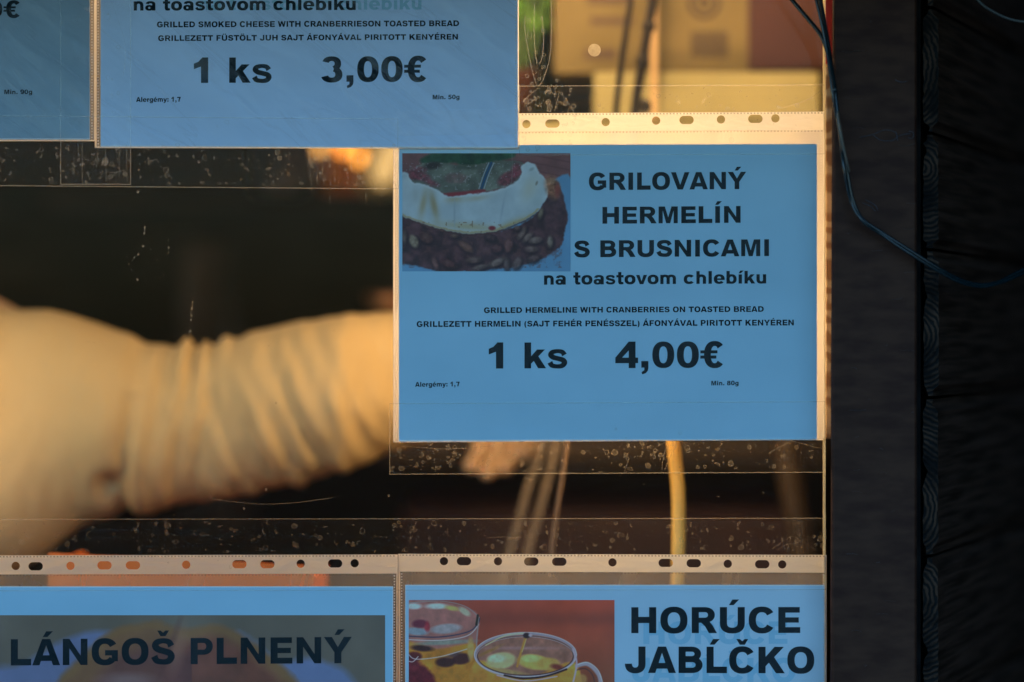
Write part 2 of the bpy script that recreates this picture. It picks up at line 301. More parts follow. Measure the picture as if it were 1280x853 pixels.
def pic_cheese():
    z = 4.414; c = Canvas(503, 192, 713, 339.5, 2.0, 490, 170, z)
    c.lay(np.ones(c.X.shape), (118, 76, 78), var=.15, vs=60)
    for i in range(6): c.line([(620, 90 + i * 42), (800, 112 + i * 42), (1000, 150 + i * 44)], 7, (92, 55, 60), 4, al=.6)
    c.poly([(890, 245), (1000, 285), (1000, 800), (0, 800), (40, 690), (500, 600)], (96, 148, 190), 6, var=.06, vs=90)
    c.poly([(150, 140), (190, 110), (250, 95), (640, 90), (668, 118), (575, 146), (430, 168), (330, 152), (210, 156)], (34, 70, 48), 8, 8, var=.5, vs=40)
    c.poly([(70, 205), (140, 165), (230, 150), (430, 163), (560, 140), (700, 140), (735, 170), (700, 245), (600, 290), (480, 312), (320, 330), (200, 275), (110, 262)], (98, 104, 96), 5, 8, var=.35, vs=50)
    c.ell(225, 165, 45, 20, -10, (42, 36, 36), 8); c.ell(420, 175, 60, 12, 0, (50, 60, 50), 8, al=.7)
    for e in ((110, 215, 42, 26, 20), (160, 225, 50, 22, 10), (150, 190, 40, 20, 0), (220, 260, 40, 14, 20), (350, 235, 60, 30, 0), (640, 235, 60, 34, -30), (690, 190, 30, 40, 0)):
        c.ell(*e, (118, 48, 62), 8, al=.75 if e[0] < 300 or e[0] > 600 else .3, var=.6, vs=16)
    w = vnoise(c.X, c.Y, 9, 31) > .83; c.lay((w & (c.Y > 150) & (c.Y < 300) & (c.X < 720)).astype(float), (160, 155, 165), .5)
    for dx, col in ((-14, (150, 165, 180)), (14, (150, 165, 180)), (0, (32, 72, 108))): c.line([(548 + dx, 150), (520 + dx, 215), (494 + dx, 292)], 14 if dx == 0 else 5, col, 2)
    c.line([(662, 100), (664, 200), (655, 280)], 3, (130, 130, 125), 2, al=.6)
    c.poly([(290, 318), (420, 305), (510, 296), (500, 320), (400, 335), (320, 334)], (132, 46, 54), 5)
    c.poly([(-20, 420), (200, 505), (450, 540), (650, 515), (800, 430), (845, 300), (905, 248), (940, 320), (962, 400), (964, 470), (942, 580), (895, 640), (800, 690), (700, 715), (560, 735), (400, 748), (250, 745), (130, 715), (-20, 675)], (72, 46, 54), 5, 8, var=.55, vs=45, seed=4)
    c.lay(np.clip((fbm(c.X, c.Y, 22, 12) - .55) * 6, 0, 1) * ((c.Y > 500) & (c.X < 940) & (c.Y < 730)), (98, 62, 64), .45)
    seeds = [(120, 582, 28, 46, -25, (160, 140, 120)), (68, 560, 14, 42, 0, (112, 90, 85)), (408, 612, 55, 26, 35, (124, 80, 72)), (642, 605, 28, 46, 10, (118, 74, 76)), (716, 536, 20, 46, 30, (134, 106, 102)), (748, 560, 18, 42, 45, (130, 104, 100)),
             (790, 576, 40, 22, -10, (138, 112, 108)), (768, 626, 40, 20, 0, (126, 96, 94)), (872, 585, 18, 38, 0, (140, 122, 112)), (450, 685, 50, 20, -5, (116, 86, 84)), (578, 698, 56, 22, -25, (136, 112, 108)), (632, 706, 18, 38, 0, (112, 88, 90)),
             (690, 700, 24, 42, 30, (116, 90, 92)), (485, 726, 50, 16, -15, (122, 98, 96)), (238, 704, 18, 42, -20, (128, 84, 84)), (310, 704, 52, 26, 20, (96, 56, 60)), (190, 560, 46, 36, 30, (98, 62, 62)), (578, 622, 34, 28, 0, (96, 56, 62)), (780, 676, 40, 20, -20, (104, 74, 78)), (345, 552, 22, 12, 0, (120, 84, 74)), (820, 430, 14, 34, 15, (136, 120, 100)), (690, 510, 20, 14, 0, (110, 80, 76)), (540, 560, 34, 20, 20, (84, 54, 60))]
    for e in seeds:
        e = (e[0], e[1], e[2] * .85, e[3] * .82, e[4], tuple(k * .85 for k in e[5])); c.ell(e[0] + 6, e[1] + 9, e[2] + 7, e[3] + 7, e[4], (34, 22, 30), 8, al=.75); c.ell(*e, 6, al=.9, var=.35, vs=14)
        c.ell(e[0] - 4, e[1] - 5, e[2] * .45, e[3] * .5, e[4], tuple(min(255, k + 24) for k in e[5]), 5, al=.5)
    q = c.poly([(20, 225), (85, 205), (110, 252), (200, 275), (290, 322), (330, 336), (420, 322), (520, 312), (620, 288), (690, 250), (712, 215), (714, 168), (745, 148), (788, 158), (812, 206), (846, 238), (862, 290), (850, 350), (800, 420), (720, 470), (620, 515), (500, 540), (380, 540), (250, 512), (150, 480), (20, 410)], (172, 188, 200), 4, 7, var=.1, vs=70, seed=8)
    ins = np.clip(q / 8, 0, 1)
    for e in ((172, 375, 24, 95, 10, (158, 146, 118)), (232, 385, 24, 100, -12, (150, 134, 100)), (130, 330, 30, 60, 0, (160, 170, 175)), (345, 352, 60, 22, -5, (166, 158, 134)), (470, 345, 80, 18, -8, (172, 170, 156)), (420, 500, 200, 26, 5, (168, 160, 132)), (650, 490, 120, 22, -25, (168, 160, 130)), (760, 290, 50, 90, 20, (180, 184, 176)), (345, 430, 6, 90, 0, (146, 160, 172)), (610, 400, 8, 80, 10, (150, 165, 180)), (800, 370, 40, 40, 0, (160, 176, 182))):
        a = math.radians(e[4]); x, y = c.X - e[0], c.Y - e[1]; u, v = x * math.cos(a) + y * math.sin(a), -x * math.sin(a) + y * math.cos(a)
        c.lay(np.exp(-((u / e[2]) ** 2 + (v / e[3]) ** 2) * 1.4) * ins, e[5], .85)
    c.lay(np.exp(-((q - 8) / 6.0) ** 2) * (c.Y > 400), (166, 146, 104), .8); c.lay(np.exp(-((q + 3) / 5.0) ** 2) * (c.Y > 420), (62, 40, 42), .7)
    c.lay(np.exp(-((q - 6) / 7.0) ** 2) * (c.Y < 340), (196, 208, 216), .5)
    c.lay((vnoise(c.X, c.Y, 12, 40) > .86) * ins * (c.Y > 470), (120, 92, 70), .6)
    c.ell(885, 285, 38, 62, -15, (158, 104, 76), 14, al=.85, var=.6, vs=20); c.ell(912, 300, 14, 34, 0, (128, 54, 50), 8, al=.8); c.ell(875, 250, 26, 16, 0, (170, 130, 100), 6, al=.6, var=.5, vs=14)
    c.ell(552, 510, 19, 12, 0, (124, 42, 52), 4); c.ell(798, 262, 6, 12, 20, (110, 104, 92), 3, al=.7); c.ell(770, 185, 14, 8, -30, (120, 130, 130), 4, al=.5); c.C = c.C * np.array([.60, .68, .76])
    return c
def pic_langos():
    c = Canvas(-70, 769, 481.5, 900, 1.3)
    c.lay(np.ones(c.X.shape), (78, 84, 84), var=.1, vs=60); c.poly([(-80, 850), (20, 832), (70, 806), (120, 790), (150, 800), (110, 830), (80, 860), (60, 900), (-80, 920)], (78, 100, 146), 5, 5, var=.08)
    c.poly([(295, 790), (330, 812), (352, 828), (385, 824), (425, 836), (452, 862), (470, 910), (360, 910), (330, 850)], (80, 106, 156), 5, 4, var=.08)
    q = c.poly([(60, 910), (72, 853), (92, 832), (115, 810), (138, 792), (165, 781), (190, 777), (212, 782), (235, 785), (262, 780), (286, 785), (306, 797), (334, 818), (358, 838), (374, 862), (390, 910)], (94, 78, 62), 4, 4, var=.22, vs=40, seed=5)
    c.lay(np.clip((q - 8) / 14, 0, 1) * np.clip((c.X - 190) / 40, 0, 1), (84, 55, 54), .75, var=.25, vs=22); c.lay(np.clip((q - 22) / 16, 0, 1) * (c.X < 240), (74, 54, 62), .7, var=.25, vs=30)
    c.lay(np.exp(-((q - 5) / 5.) ** 2), (98, 86, 60), .6); c.ell(222, 810, 9, 26, 12, (120, 100, 92), 6, al=.5); c.ell(160, 850, 30, 8, 0, (128, 132, 150), 5, al=.4); c.ell(214, 806, 3, 30, 20, (60, 46, 50), 3, al=.5); c.C = c.C * np.array([.84, .80, .80])
    return c
def pic_apple():
    c = Canvas(511, 750, 768, 900, 1.9, 490, 680, 4.267)
    t = np.clip((c.X - 90) / 1100, 0, 1)[..., None]; v = np.clip((c.Y - 300) / 440, 0, 1)[..., None]
    c.C = np.array([120, 70, 60]) * (1 - t) * (1 - v) + np.array([160, 80, 58]) * t * (1 - v) + np.array([124, 66, 48]) * (1 - t) * v + np.array([112, 76, 56]) * t * v
    c.lay(np.exp(-((c.Y - 400) / 40.) ** 2), (98, 58, 50), .5); c.lay(np.ones(c.X.shape), c.C, .9, var=.1, vs=120)
    c.poly([(60, 330), (250, 308), (400, 340), (466, 395), (450, 560), (458, 900), (60, 900)], (138, 106, 100), 5, var=.15, vs=40)
    c.poly([(60, 540), (240, 560), (440, 530), (452, 620), (456, 900), (60, 900)], (160, 122, 48), 8, var=.25, vs=50); c.poly([(60, 600), (160, 640), (230, 720), (270, 900), (60, 900)], (84, 36, 46), 10, 10, var=.3)
    for e in ((118, 332, 40, 16, 0, (178, 206, 206)), (238, 332, 58, 15, 0, (172, 206, 202)), (322, 343, 38, 12, 10, (168, 172, 96)), (388, 360, 34, 16, 35, (156, 186, 160)), (288, 452, 82, 26, -5, (132, 152, 158)), (130, 466, 62, 20, 5, (112, 152, 168)), (150, 425, 42, 22, 0, (84, 42, 62)), (188, 440, 14, 26, 0, (128, 48, 62)),
              (280, 525, 150, 12, -3, (112, 140, 130)), (160, 556, 60, 16, 5, (40, 30, 40)), (120, 600, 40, 26, 0, (70, 34, 44)), (285, 630, 52, 26, 0, (44, 28, 34)), (370, 612, 52, 30, -8, (52, 32, 38)), (330, 590, 40, 10, -20, (70, 60, 66)), (330, 700, 90, 40, 0, (150, 118, 46)), (420, 560, 18, 60, 0, (160, 150, 90))): c.ell(*e, 5, al=.9, var=.15, vs=20)
    for P, w, col in (([(60, 490), (250, 496), (400, 470), (455, 430), (468, 395)], 6, (44, 52, 76)), ([(60, 508), (250, 514), (400, 490), (462, 430)], 4, (176, 196, 200)), ([(60, 318), (250, 304), (390, 332), (466, 392)], 4, (128, 140, 140)), ([(90, 590), (130, 614), (260, 600), (400, 560)], 4, (178, 190, 200)),
                      ([(462, 395), (452, 520), (448, 640)], 6, (126, 134, 134)), ([(458, 380), (450, 430)], 12, (46, 50, 46)), ([(75, 618), (110, 628), (140, 600)], 4, (190, 200, 204))): c.line(P, w, col, 2)
    c.ell(712, 590, 272, 118, 0, (128, 102, 88), 5, var=.2, vs=40); c.poly([(445, 620), (700, 720), (975, 630), (960, 900), (460, 900)], (172, 136, 60), 6, var=.25, vs=40)
    for e in ((582, 622, 78, 44, -8, (164, 180, 128)), (560, 610, 46, 22, 0, (184, 198, 168)), (762, 630, 92, 40, 8, (174, 168, 84)), (740, 610, 50, 20, 0, (190, 188, 120)), (835, 640, 60, 34, 0, (160, 150, 78)), (880, 655, 34, 14, 10, (96, 46, 48)), (700, 555, 170, 8, 0, (138, 120, 118)), (520, 570, 60, 8, -25, (130, 110, 60)), (610, 680, 110, 12, 8, (140, 138, 90))): c.ell(*e, 6, al=.9, var=.12, vs=20)
    A = [math.radians(k) for k in range(0, 361, 15)]
    for rx, ry, dy, w, col in ((268, 114, 0, 13, (132, 140, 152)), (272, 118, -3, 3, (198, 206, 212)), (256, 104, 4, 5, (58, 44, 48)), (262, 110, 12, 3, (160, 168, 172))): c.line([(712 + rx * math.cos(a), 592 + dy + ry * math.sin(a)) for a in A], w, col, 2)
    c.line([(600, 700), (700, 716), (820, 704), (930, 668)], 10, (40, 34, 38), 3); c.line([(560, 700), (710, 730), (880, 706)], 5, (150, 166, 196), 2); c.line([(500, 540), (600, 490), (700, 476)], 5, (196, 200, 150), 3)
    c.line([(714, 492), (690, 570), (668, 652)], 12, (152, 128, 62), 3); c.line([(718, 500), (694, 575)], 3, (200, 184, 110), 2); c.ell(718, 488, 19, 15, 0, (46, 42, 46), 3); c.ell(738, 486, 10, 8, 0, (150, 160, 170), 3)
    c.line([(985, 650), (1040, 640), (1090, 680), (1112, 740), (1115, 900)], 20, (138, 152, 164), 4); c.line([(990, 642), (1045, 632), (1098, 672), (1122, 735)], 4, (196, 208, 214), 2); c.line([(985, 672), (1030, 664), (1070, 700), (1088, 780)], 5, (60, 52, 56), 3); c.ell(1010, 720, 30, 26, 0, (150, 140, 80), 6, al=.7)
    c.line([(965, 560), (985, 640), (960, 760)], 9, (150, 160, 176), 3); c.C = c.C * np.array([.82, .74, .80])
    return c

# ------------------------------------------------------------------ materials
M_PRINT = mat('printed_ink', (.5, .5, .5), .5, .1); _a = nd(M_PRINT, 'ShaderNodeAttribute'); _a.attribute_name = 'ink'; lk(M_PRINT, _a.outputs['Color'], M_PRINT.node_tree.nodes['Principled BSDF'].inputs['Base Color'])
M_BLUE = noisy('blue_printed_paper', (.355, .575, .69), (.40, .63, .75), 9, (1, 1, 1.6), .55, .12, .15, 3, .002)
def blue(c): return noisy('blue_printed_paper', tuple(k * .95 for k in c), tuple(k * 1.05 for k in c), 9, (1, 1, 1.6), .55, .12, .15, 3, .002)
M_BLUE_T, M_BLUE_S, M_BLUE_R = blue((.30, .40, .47)), blue((.60, .73, .92)), blue((.52, .66, .74))
M_WHITE = mat('white_paper', (.8, .78, .74), .6)
M_TEXT = mat('black_ink', (.003, .012, .016), .6, .02)
M_GHOST = mat('blue_ghost_ink', (.33, .57, .69), .5, .1)
M_STRIP = sheer('white_punched_strip', .94, (.95, .92, .84), .88, .03, .35, .12, 40, (1, 1, 3), .0)
M_FRONT = sheer('clear_sleeve_front', .004, (.8, .82, .86), .25, .010, .3, .5, 7, (1, 1, .6), .034)
M_BACK_T = sheer('glow_sleeve_back', .62, (.95, .90, .82), .92, .02, .3, .2, 20, (1, 1, .3), .1)  # milkier copy of the back film, the top margin's glow put into its colour
M_WRINK = sheer('wrinkled_sleeve_front', .008, (.85, .84, .88), .2, .016, .22, 1.0, 11, (1, 1, 1), .085, (0, math.radians(-38), 0), (.45, 1, 3.2))  # diagonal crease highlights painted in as whiter streaks
M_BACK = sheer('clear_sleeve_back', .24, (.85, .76, .62), .9, .02, .3, .3, 20, (1, 1, .3), .12)
M_WELD = sheer('pressed_weld', .75, (.85, .82, .76), .7, .05, .3)
M_EDGEW = sheer('sleeve_edge_glow', .95, (.96, .92, .85), .9, .02, .2)
M_TAPE = sheer('clear_tape', .005, (.9, .75, .5), .97, .003, .12, .15, 60, (.2, 1, 2), .008)
M_TAPE_EDGE = sheer('tape_edge_light', .28, (.95, .85, .65), .9, .04, .2)
M_BUB = sheer('air_bubble_rim', .16, (1, .84, .58), .96, .04, .2)
M_BUBF = sheer('air_bubble_film', .05, (1, .84, .58), .95, .01, .2)
M_PANE = sheer('acrylic_pane', .002, (.8, .8, .8), .7, .003, .03, 0)
M_PEDGE = sheer('pane_edge_glint', .9, (.95, .85, .55), .7, .1, .2)  # pale gold colour paints the glint along the pane edge
M_POST = noisy('black_brown_paint', (.036, .013, .008), (.062, .026, .015), 45, (1, 1, 3), .6, .25, .15, 8, .0006)
M_BOARD = noisy('black_stained_wood', (.002, .0017, .0014), (.006, .005, .004), 26, (1, 1, 8), .75, .5, .1, 8, .002)
M_SIDE = noisy('tarred_plank', (.030, .016, .010), (.11, .06, .042), 26, (1, .15, 8), .75, .6, .1, 8, .002)
def ring_wood(name, c1, c2, scale, rough=.6, loc=(0, 0, 0), rot=(0, 0, 0), dist=3, bump=.4, worn=45, lo=.08):
    m = mat(name, c1, rough, .3); b = m.node_tree.nodes['Principled BSDF']; tc = nd(m, 'ShaderNodeTexCoord'); mp = nd(m, 'ShaderNodeMapping'); mp.inputs['Location'].default_value = loc; mp.inputs['Rotation'].default_value = rot
    lk(m, tc.outputs['Object'], mp.inputs[0]); w = nd(m, 'ShaderNodeTexWave', Scale=scale, Distortion=dist, Detail=3); w.wave_type = 'RINGS'; w.rings_direction = 'Y'; w.inputs['Detail Scale'].default_value = 1.5
    lk(m, mp.outputs[0], w.inputs['Vector']); r = nd(m, 'ShaderNodeValToRGB'); r.color_ramp.elements[0].color = (*c1, 1); r.color_ramp.elements[1].color = (*c2, 1); r.color_ramp.elements[0].position = .2; r.color_ramp.elements[1].position = .8
    lk(m, w.outputs['Fac'], r.inputs[0])
    nz = nd(m, 'ShaderNodeTexNoise', Scale=worn, Detail=8); lk(m, tc.outputs['Object'], nz.inputs['Vector']); wr_ = nd(m, 'ShaderNodeMapRange'); wr_.inputs['From Min'].default_value = .38; wr_.inputs['From Max'].default_value = .62; wr_.inputs['To Min'].default_value = lo; lk(m, nz.outputs['Fac'], wr_.inputs[0])
    mx = nd(m, 'ShaderNodeVectorMath', operation='SCALE'); lk(m, r.outputs[0], mx.inputs[0]); lk(m, wr_.outputs[0], mx.inputs['Scale']); lk(m, mx.outputs[0], b.inputs['Base Color']); bp = nd(m, 'ShaderNodeBump', Strength=bump, Distance=.001); lk(m, w.outputs['Fac'], bp.inputs['Height']); lk(m, bp.outputs[0], b.inputs['Normal'])
    return m
M_END = ring_wood('charred_end_grain', (.008, .0075, .007), (.085, .048, .03), 88, .8, (0, 0, 0), (0, 0, 0), 4.5, .8)
M_JAMB = ring_wood('pale_pine', (.72, .52, .28), (.42, .22, .09), 22, .5, (.05, 0, .1), (0, 0, 0), 9, .2, 20, .85)
M_DARKIN = noisy('dark_brown_boards', (.03, .018, .009), (.07, .044, .023), 8, (1, 1, 5), .8, .3, .12)
M_CARD = noisy('kraft_cardboard', (.18, .13, .038), (.235, .17, .055), 14, (1, 1, 1), .75, .1)
M_CARD2 = noisy('pale_cardboard', (.38, .32, .115), (.43, .36, .135), 10, (1, 1, 1), .75, .1)
M_RED = noisy('red_brown_carton', (.06, .018, .008), (.08, .024, .011), 10, (1, 1, 1), .6, .1)
M_INKB = mat('carton_ink', (.06, .035, .02), .7)
M_CORD = mat('black_rubber', (.020, .014, .008), .5, .2)
M_CABLE = mat('black_cable_jacket', (.004, .015, .019), .25, .6)
M_GREYC = mat('grey_cable_jacket', (.08, .09, .09), .4)
M_STEEL = noisy('brushed_steel', (.45, .43, .40), (.62, .58, .54), 60, (1, 1, .05), .3, .1, .5, metal=1)
M_PALEW = noisy('light_birch', (.78, .52, .22), (.66, .40, .15), 30, (1, 1, .2), .5, .1)
M_ORANGE = mat('orange_plastic', (.85, .17, .004), .45)
M_REDP = mat('red_paint', (.65, .03, .01), .4)
M_SKIN = mat('skin', (.50, .32, .17), .5); M_SKIN.node_tree.nodes['Principled BSDF'].inputs['Subsurface Weight'].default_value = .1
M_SHIRT = noisy('cream_cotton', (.51, .36, .155), (.58, .42, .195), 6, (1, 1, 1), .85, .15, .1, 8, .004)
M_TROUS = mat('dark_trousers', (.02, .022, .03), .8); M_HAIR = noisy('dark_hair', (.02, .012, .008), (.05, .03, .02), 80, (1, 1, .2), .5, .6)

# ------------------------------------------------------------------ the hut (one thing; its walls, floor, window and posts are parts)
ground = setting(G().box(-60, 60, -60, 60, -.3, 0).build('ground', noisy('grey_paving', (.10, .10, .10), (.16, .155, .15), 3, rough=.85)))
hut = tag(empty('market_hut', (0, 0, 0)), 'dark stained wooden market hut whose serving window carries the menu sheets', 'hut')
XL, XR = -1.35, .262        # inner faces of side walls
G().box(XL, 1.02, .005, 1.9, .02, .12).build('floor', M_DARKIN, hut)
G().box(XL - .05, 1.04, -.02, 1.95, 2.25, 2.30).build('ceiling', M_DARKIN, hut)
shade_eave = G().box(XL - .2, .58, -.50, -.02, 1.85, 1.89).build('shade_eave', M_BOARD, hut)  # unseen overhang added and sized to shade the upper sheets
def wall_part(name, n, z0, z1, mk):     # wall part whose planks are sub-parts
    w = empty(name); w.parent = hut; h = (z1 - z0) / n; first = None
    for i in range(n): mk(w, z0 + i * h + .0015, z0 + (i + 1) * h - .0015)
    return w
wall_part('back_wall', 15, .12, 2.25, lambda w, a, b: bevel(G().box(XL, 1.02, 1.86 + random.uniform(0, .004), 1.89, a, b).build('plank', M_DARKIN, w), .004))
wall_part('left_wall', 15, .12, 2.25, lambda w, a, b: bevel(G().box(XL - .04, XL, .0, 1.86, a, b).build('plank', M_DARKIN, w), .004))
G().box(XL - .06, 1.04, 1.892, 1.91, .02, 2.27).build('back_panel', M_DARKIN, hut); G().box(XL - .06, XL - .042, -.02, 1.892, .02, 2.27).build('side_panel', M_DARKIN, hut)  # unseen sheets added to stop daylight coming through plank gaps
# front boarding left of and below the window, and above it (all outside the frame)
wall_part('front_wall', 8, .12, 1.0, lambda w, a, b: bevel(G().box(XL, .226, -.015, .012, a, b).build('plank', M_BOARD, w), .003))
wall_part('front_header', 2, 1.985, 2.25, lambda w, a, b: bevel(G().box(XL, .226, -.015, .012, a, b).build('plank', M_BOARD, w), .003))
counter = G().box(XL, .24, .02, .34, .985, 1.02).build('counter', M_DARKIN, hut)
# corner post
PF = (D - .037) / D; P0, P1 = (1041 - 640) * S * PF, (1147 - 640) * S * PF
post = empty('corner_post'); post.parent = hut
g = G(); n = 60; A = []; Bm = []
for i in range(n + 1):
    z = .12 + (2.12 - .12) * i / n; dx = -.0016 * (ZC + .24 - z) / .5 + random.uniform(-.00015, .00015)
    x0 = P0 + dx if 1.2 < z < 1.8 else P0 - .001
    e = .0022
    A.append([(x0 + .011, .03, z), (x0, -.034, z), (x0 + e * .4, -.0362, z), (x0 + e, -.037, z), (P1 - e, -.037, z), (P1 - e * .4, -.0362, z), (P1, -.034, z), (P1, .0, z)])
g.loft(A, True); o = g.build('post_board', M_POST, post)
# chalky scuffs on the post
def scuff(pts, w=.0004):
    g = G(); g.tube([(W(x, y).x * (D - .037) / D, -.0375, ZC + (W(x, y).z - ZC) * (D - .037) / D) for x, y in [tuple(p) for p in spline(pts, 5)]], w, 5); return g
M_SCUFF = mat('chalky_scuff', (.055, .06, .075), .6)
for P in ([(1075, 172), (1092, 168), (1105, 163), (1118, 165), (1122, 172)], [(1092, 169), (1100, 175), (1115, 176), (1124, 170), (1138, 167)], [(1120, 165), (1122, 176)], [(1136, 164), (1142, 167), (1140, 173), (1135, 172)], [(1078, 254), (1088, 258), (1094, 264)], [(1082, 250), (1094, 257), (1097, 263)], [(1119, 100), (1126, 103), (1134, 102)]):
    scuff(P, .00022).build('scuff_mark', M_SCUFF, post)
_r = random.Random(21); M_SCR = mat('fine_scratch', (.06, .045, .04), .6)
for _ in range(34):      # short scratches, nicks and a few chips of paint
    x_, y_ = _r.uniform(1052, 1142), _r.uniform(5, 850); l_ = _r.choice([3, 5, 8, 14, 22]); scuff([(x_, y_), (x_ + l_ * .5, y_ + _r.uniform(-1.5, 1.5)), (min(x_ + l_, 1144), y_ + _r.uniform(-2, 2))], _r.choice([.00008, .00012, .00018])).build('scratch_mark', M_SCR, post)
# pane, its edge coloured for the gold glint, pale pine jamb
PX0, PX1 = XL + .02, (1029.3 - 640) * S
G().box(PX0, PX1, .0, .0035, 1.0, 1.99).build('window_pane', M_PANE, hut)
G().box(PX1 + .00002, (1031.8 - 640) * S, -.0012, .0045, 1.0, 1.99).build('pane_edge', M_PEDGE, hut)
o = bevel(G().box((1034.5 - 640) * S, .262, .012, .022, W(0, 549, .012).z, W(0, 83, .012).z).build('jamb', M_JAMB, hut), .001)
bevel(G().box((1033 - 640) * S, .262, .010, .026, W(0, 82.5, .01).z, W(0, 80, .01).z).build('jamb_cap', M_PALEW, hut), .0004)
bevel(G().box((1034.5 - 640) * S, .262, .016, .022, W(0, 80, .01).z + .0003, 1.985).build('red_trim', M_REDP, hut), .001)
# side wall of horizontal tongued planks: end grain towards the camera, faces going back to the right
side = empty('side_wall'); side.parent = hut
joints = [-700, -540, -380, -200, -160 + 10, 12, 168, 313, 497, 694, 880, 1060, 1250, 1440, 1630, 1820, 2010, 2200, 2400, 2600, 2850]
dv = Vector((.34, .94, 0)).normalized()
for i in range(len(joints) - 1):
    zt, zb = ZC - (joints[i] - 426.5) * S, ZC - (joints[i + 1] - 426.5) * S
    x0, x1 = (1150.5 - 640) * S, (1170 - 640) * S; jit = random.uniform(-.002, .003); m_ = 26
    L_ = []; 
    for k in range(m_ + 1):      # ragged sawn end, cut with small bites along its left edge
        t = k / m_; z = zb + .0012 + (zt - zb - .0024) * t; bite = .0034 * max(0, math.sin(t * 13 + i * 2.1) * math.sin(t * 5.3 + i)) ** 4 + random.uniform(0, .0011)
        nar = .004 * (1 if t > .93 or t < .05 else 0)
        xa, xb = x0 + bite + nar * .6, x1 + random.uniform(-.0004, .0004) - nar
        y0 = -.012 + jit + random.uniform(-.0004, .0004)
        L_.append([(xa, y0, z), (xb, y0, z), (xb + .34 * 2.05, y0 + .94 * 2.05, z), (xa + .34 * 2.05, y0 + .94 * 2.05, z)])
    oc = Vector((x0 - random.uniform(.0, .03), 0, (zt + zb) / 2 + random.uniform(-.03, .03))); g = G().loft([[tuple(Vector(p) - oc) for p in q] for q in L_]); o = g.build('plank', M_SIDE, side); o.location = oc; o.data.materials.append(M_END)
    for p in o.data.polygons:
        if p.normal.y < -.9 or (abs(p.normal.y) > .7 and p.center.y < 0.02): p.material_index = 1
_x = (1150.5 - 640) * S - .0035
G().loft([[(_x, .02, z), (_x + .003, .02, z), (_x + .003 + .34 * 2.0, .02 + .94 * 2.0, z), (_x + .34 * 2.0, .02 + .94 * 2.0, z)] for z in (.1, 2.3)]).build('side_lining', M_DARKIN, hut)  # unseen sheet added to stop lamplight leaking between the planks
# near-black strip added as the shade in the gap between post and planks
G().box(P1 + .0002, (1151 - 640) * S, .0, .03, .12, 2.12).build('gap_shade_strip', mat('gap_shade_black', (.004, .004, .004), .9), hut)
# unseen black boarded block at the right, added to shade the plank wall
nb = tag(empty('shading_hut', (1.12, -1.3, 0)), 'unseen black boarded block added at far right to shade the plank corner', 'hut')
for i in range(16): bevel(G().box(-.012, .012, 0, 3.8, .03 + i * .16, .185 + i * .16).build('plank', M_BOARD, nb), .004)
G().box(.013, 1.8, 0, 3.8, 0, 2.6).build('body', M_BOARD, nb); G().box(-.05, 1.9, -.1, 3.9, 2.61, 2.66).build('roof', M_BOARD, nb)

# ------------------------------------------------------------------ lamps inside (two bulbs above the serving window, two low ones added for their light)
def bulb(px, py, d, power, label, arm=None):
    p = W(px, py, d); t = tag(empty('light_bulb', p), label, 'lamp', 'bare bulbs over the counter')
    m = bpy.data.materials.new('glowing_bulb'); m.use_nodes = True; nt = m.node_tree; nt.nodes.clear(); e = nd(m, 'ShaderNodeEmission'); e.inputs[0].default_value = (*LAMP_COL, 1); e.inputs[1].default_value = power
    lk(m, e.outputs[0], nd(m, 'ShaderNodeOutputMaterial').inputs[0])
    G().lathe([(.002, -.038), (.018, -.034), (.028, -.018), (.03, 0), (.024, .02), (.014, .036), (.013, .042)], n=20).build('glass_bulb', m, t, True)
    G().lathe([(.0135, .042), (.016, .045), (.016, .085), (.006, .095)], n=16).build('socket', M_CORD, t, True)
    G().tube(arm or [(0, 0, .09), (0, 0, 2.25 - p.z)], .003, 6).build('cord', M_CORD, t)
    return t
bulb(800, -170, .17, LAMP_A, 'warm bare bulb above the cardboard boxes by the window')
bulb(190, -260, .10, LAMP_B, 'warm bare bulb above the raised cream sleeve')
bulb(-235, 450, .05, LAMP_C, 'added warm bulb, unseen low at the left, lighting the cream arm')  # bulb added out of view to brighten the arm from the left
bulb(770, 380, .13, LAMP_D, 'added warm bulb, unseen behind the hermelín sheet, lighting the lower strips', [(0, 0, .09), (0, .01, .105), (0, .26, .103)])  # hidden bulb added to brighten the lower strips and handle

# ------------------------------------------------------------------ menu sheets and their sleeves
def sheet(label, x0, y0, x1, y1, depth, tilt=0.0, border=(1.2, 1.2, 1.2, 1.2), bm=None):
    """x0..y1 photo pixels; tilt = px the right side lies above the left"""
    base = W((x0 + x1) / 2, y1); t = tag(empty('menu_sheet', (base.x, 0, base.z)), label, 'menu', 'printed menu sheets in the window')
    L = t.location
    def quad(a0, b0, a1, b1, dep, name, m, thick=0, N=16):
        F = []; 
        for j in range(N + 1):
            for i in range(N + 1):
                u, v = i / N, j / N; q = W(a0 + (a1 - a0) * u, b1 + (b0 - b1) * v - tilt * (u - .5))
                F.append((q.x - L.x, -dep, q.z - L.z))
        fs = [(j * (N + 1) + i, j * (N + 1) + i + 1, (j + 1) * (N + 1) + i + 1, (j + 1) * (N + 1) + i) for j in range(N) for i in range(N)]
        o = mesh_obj(name, F, fs, m, t)
        if thick: md = o.modifiers.new('t', 'SOLIDIFY'); md.thickness = thick; md.offset = -1
        return o
    quad(x0, y0, x1, y1, depth, 'paper', M_WHITE, .00012)
    l, r, tp, b = border; quad(x0 + l, y0 + tp, x1 - r, y1 - b, depth + .00008, 'blue_print', bm or M_BLUE)
    t['_d'] = depth; return t
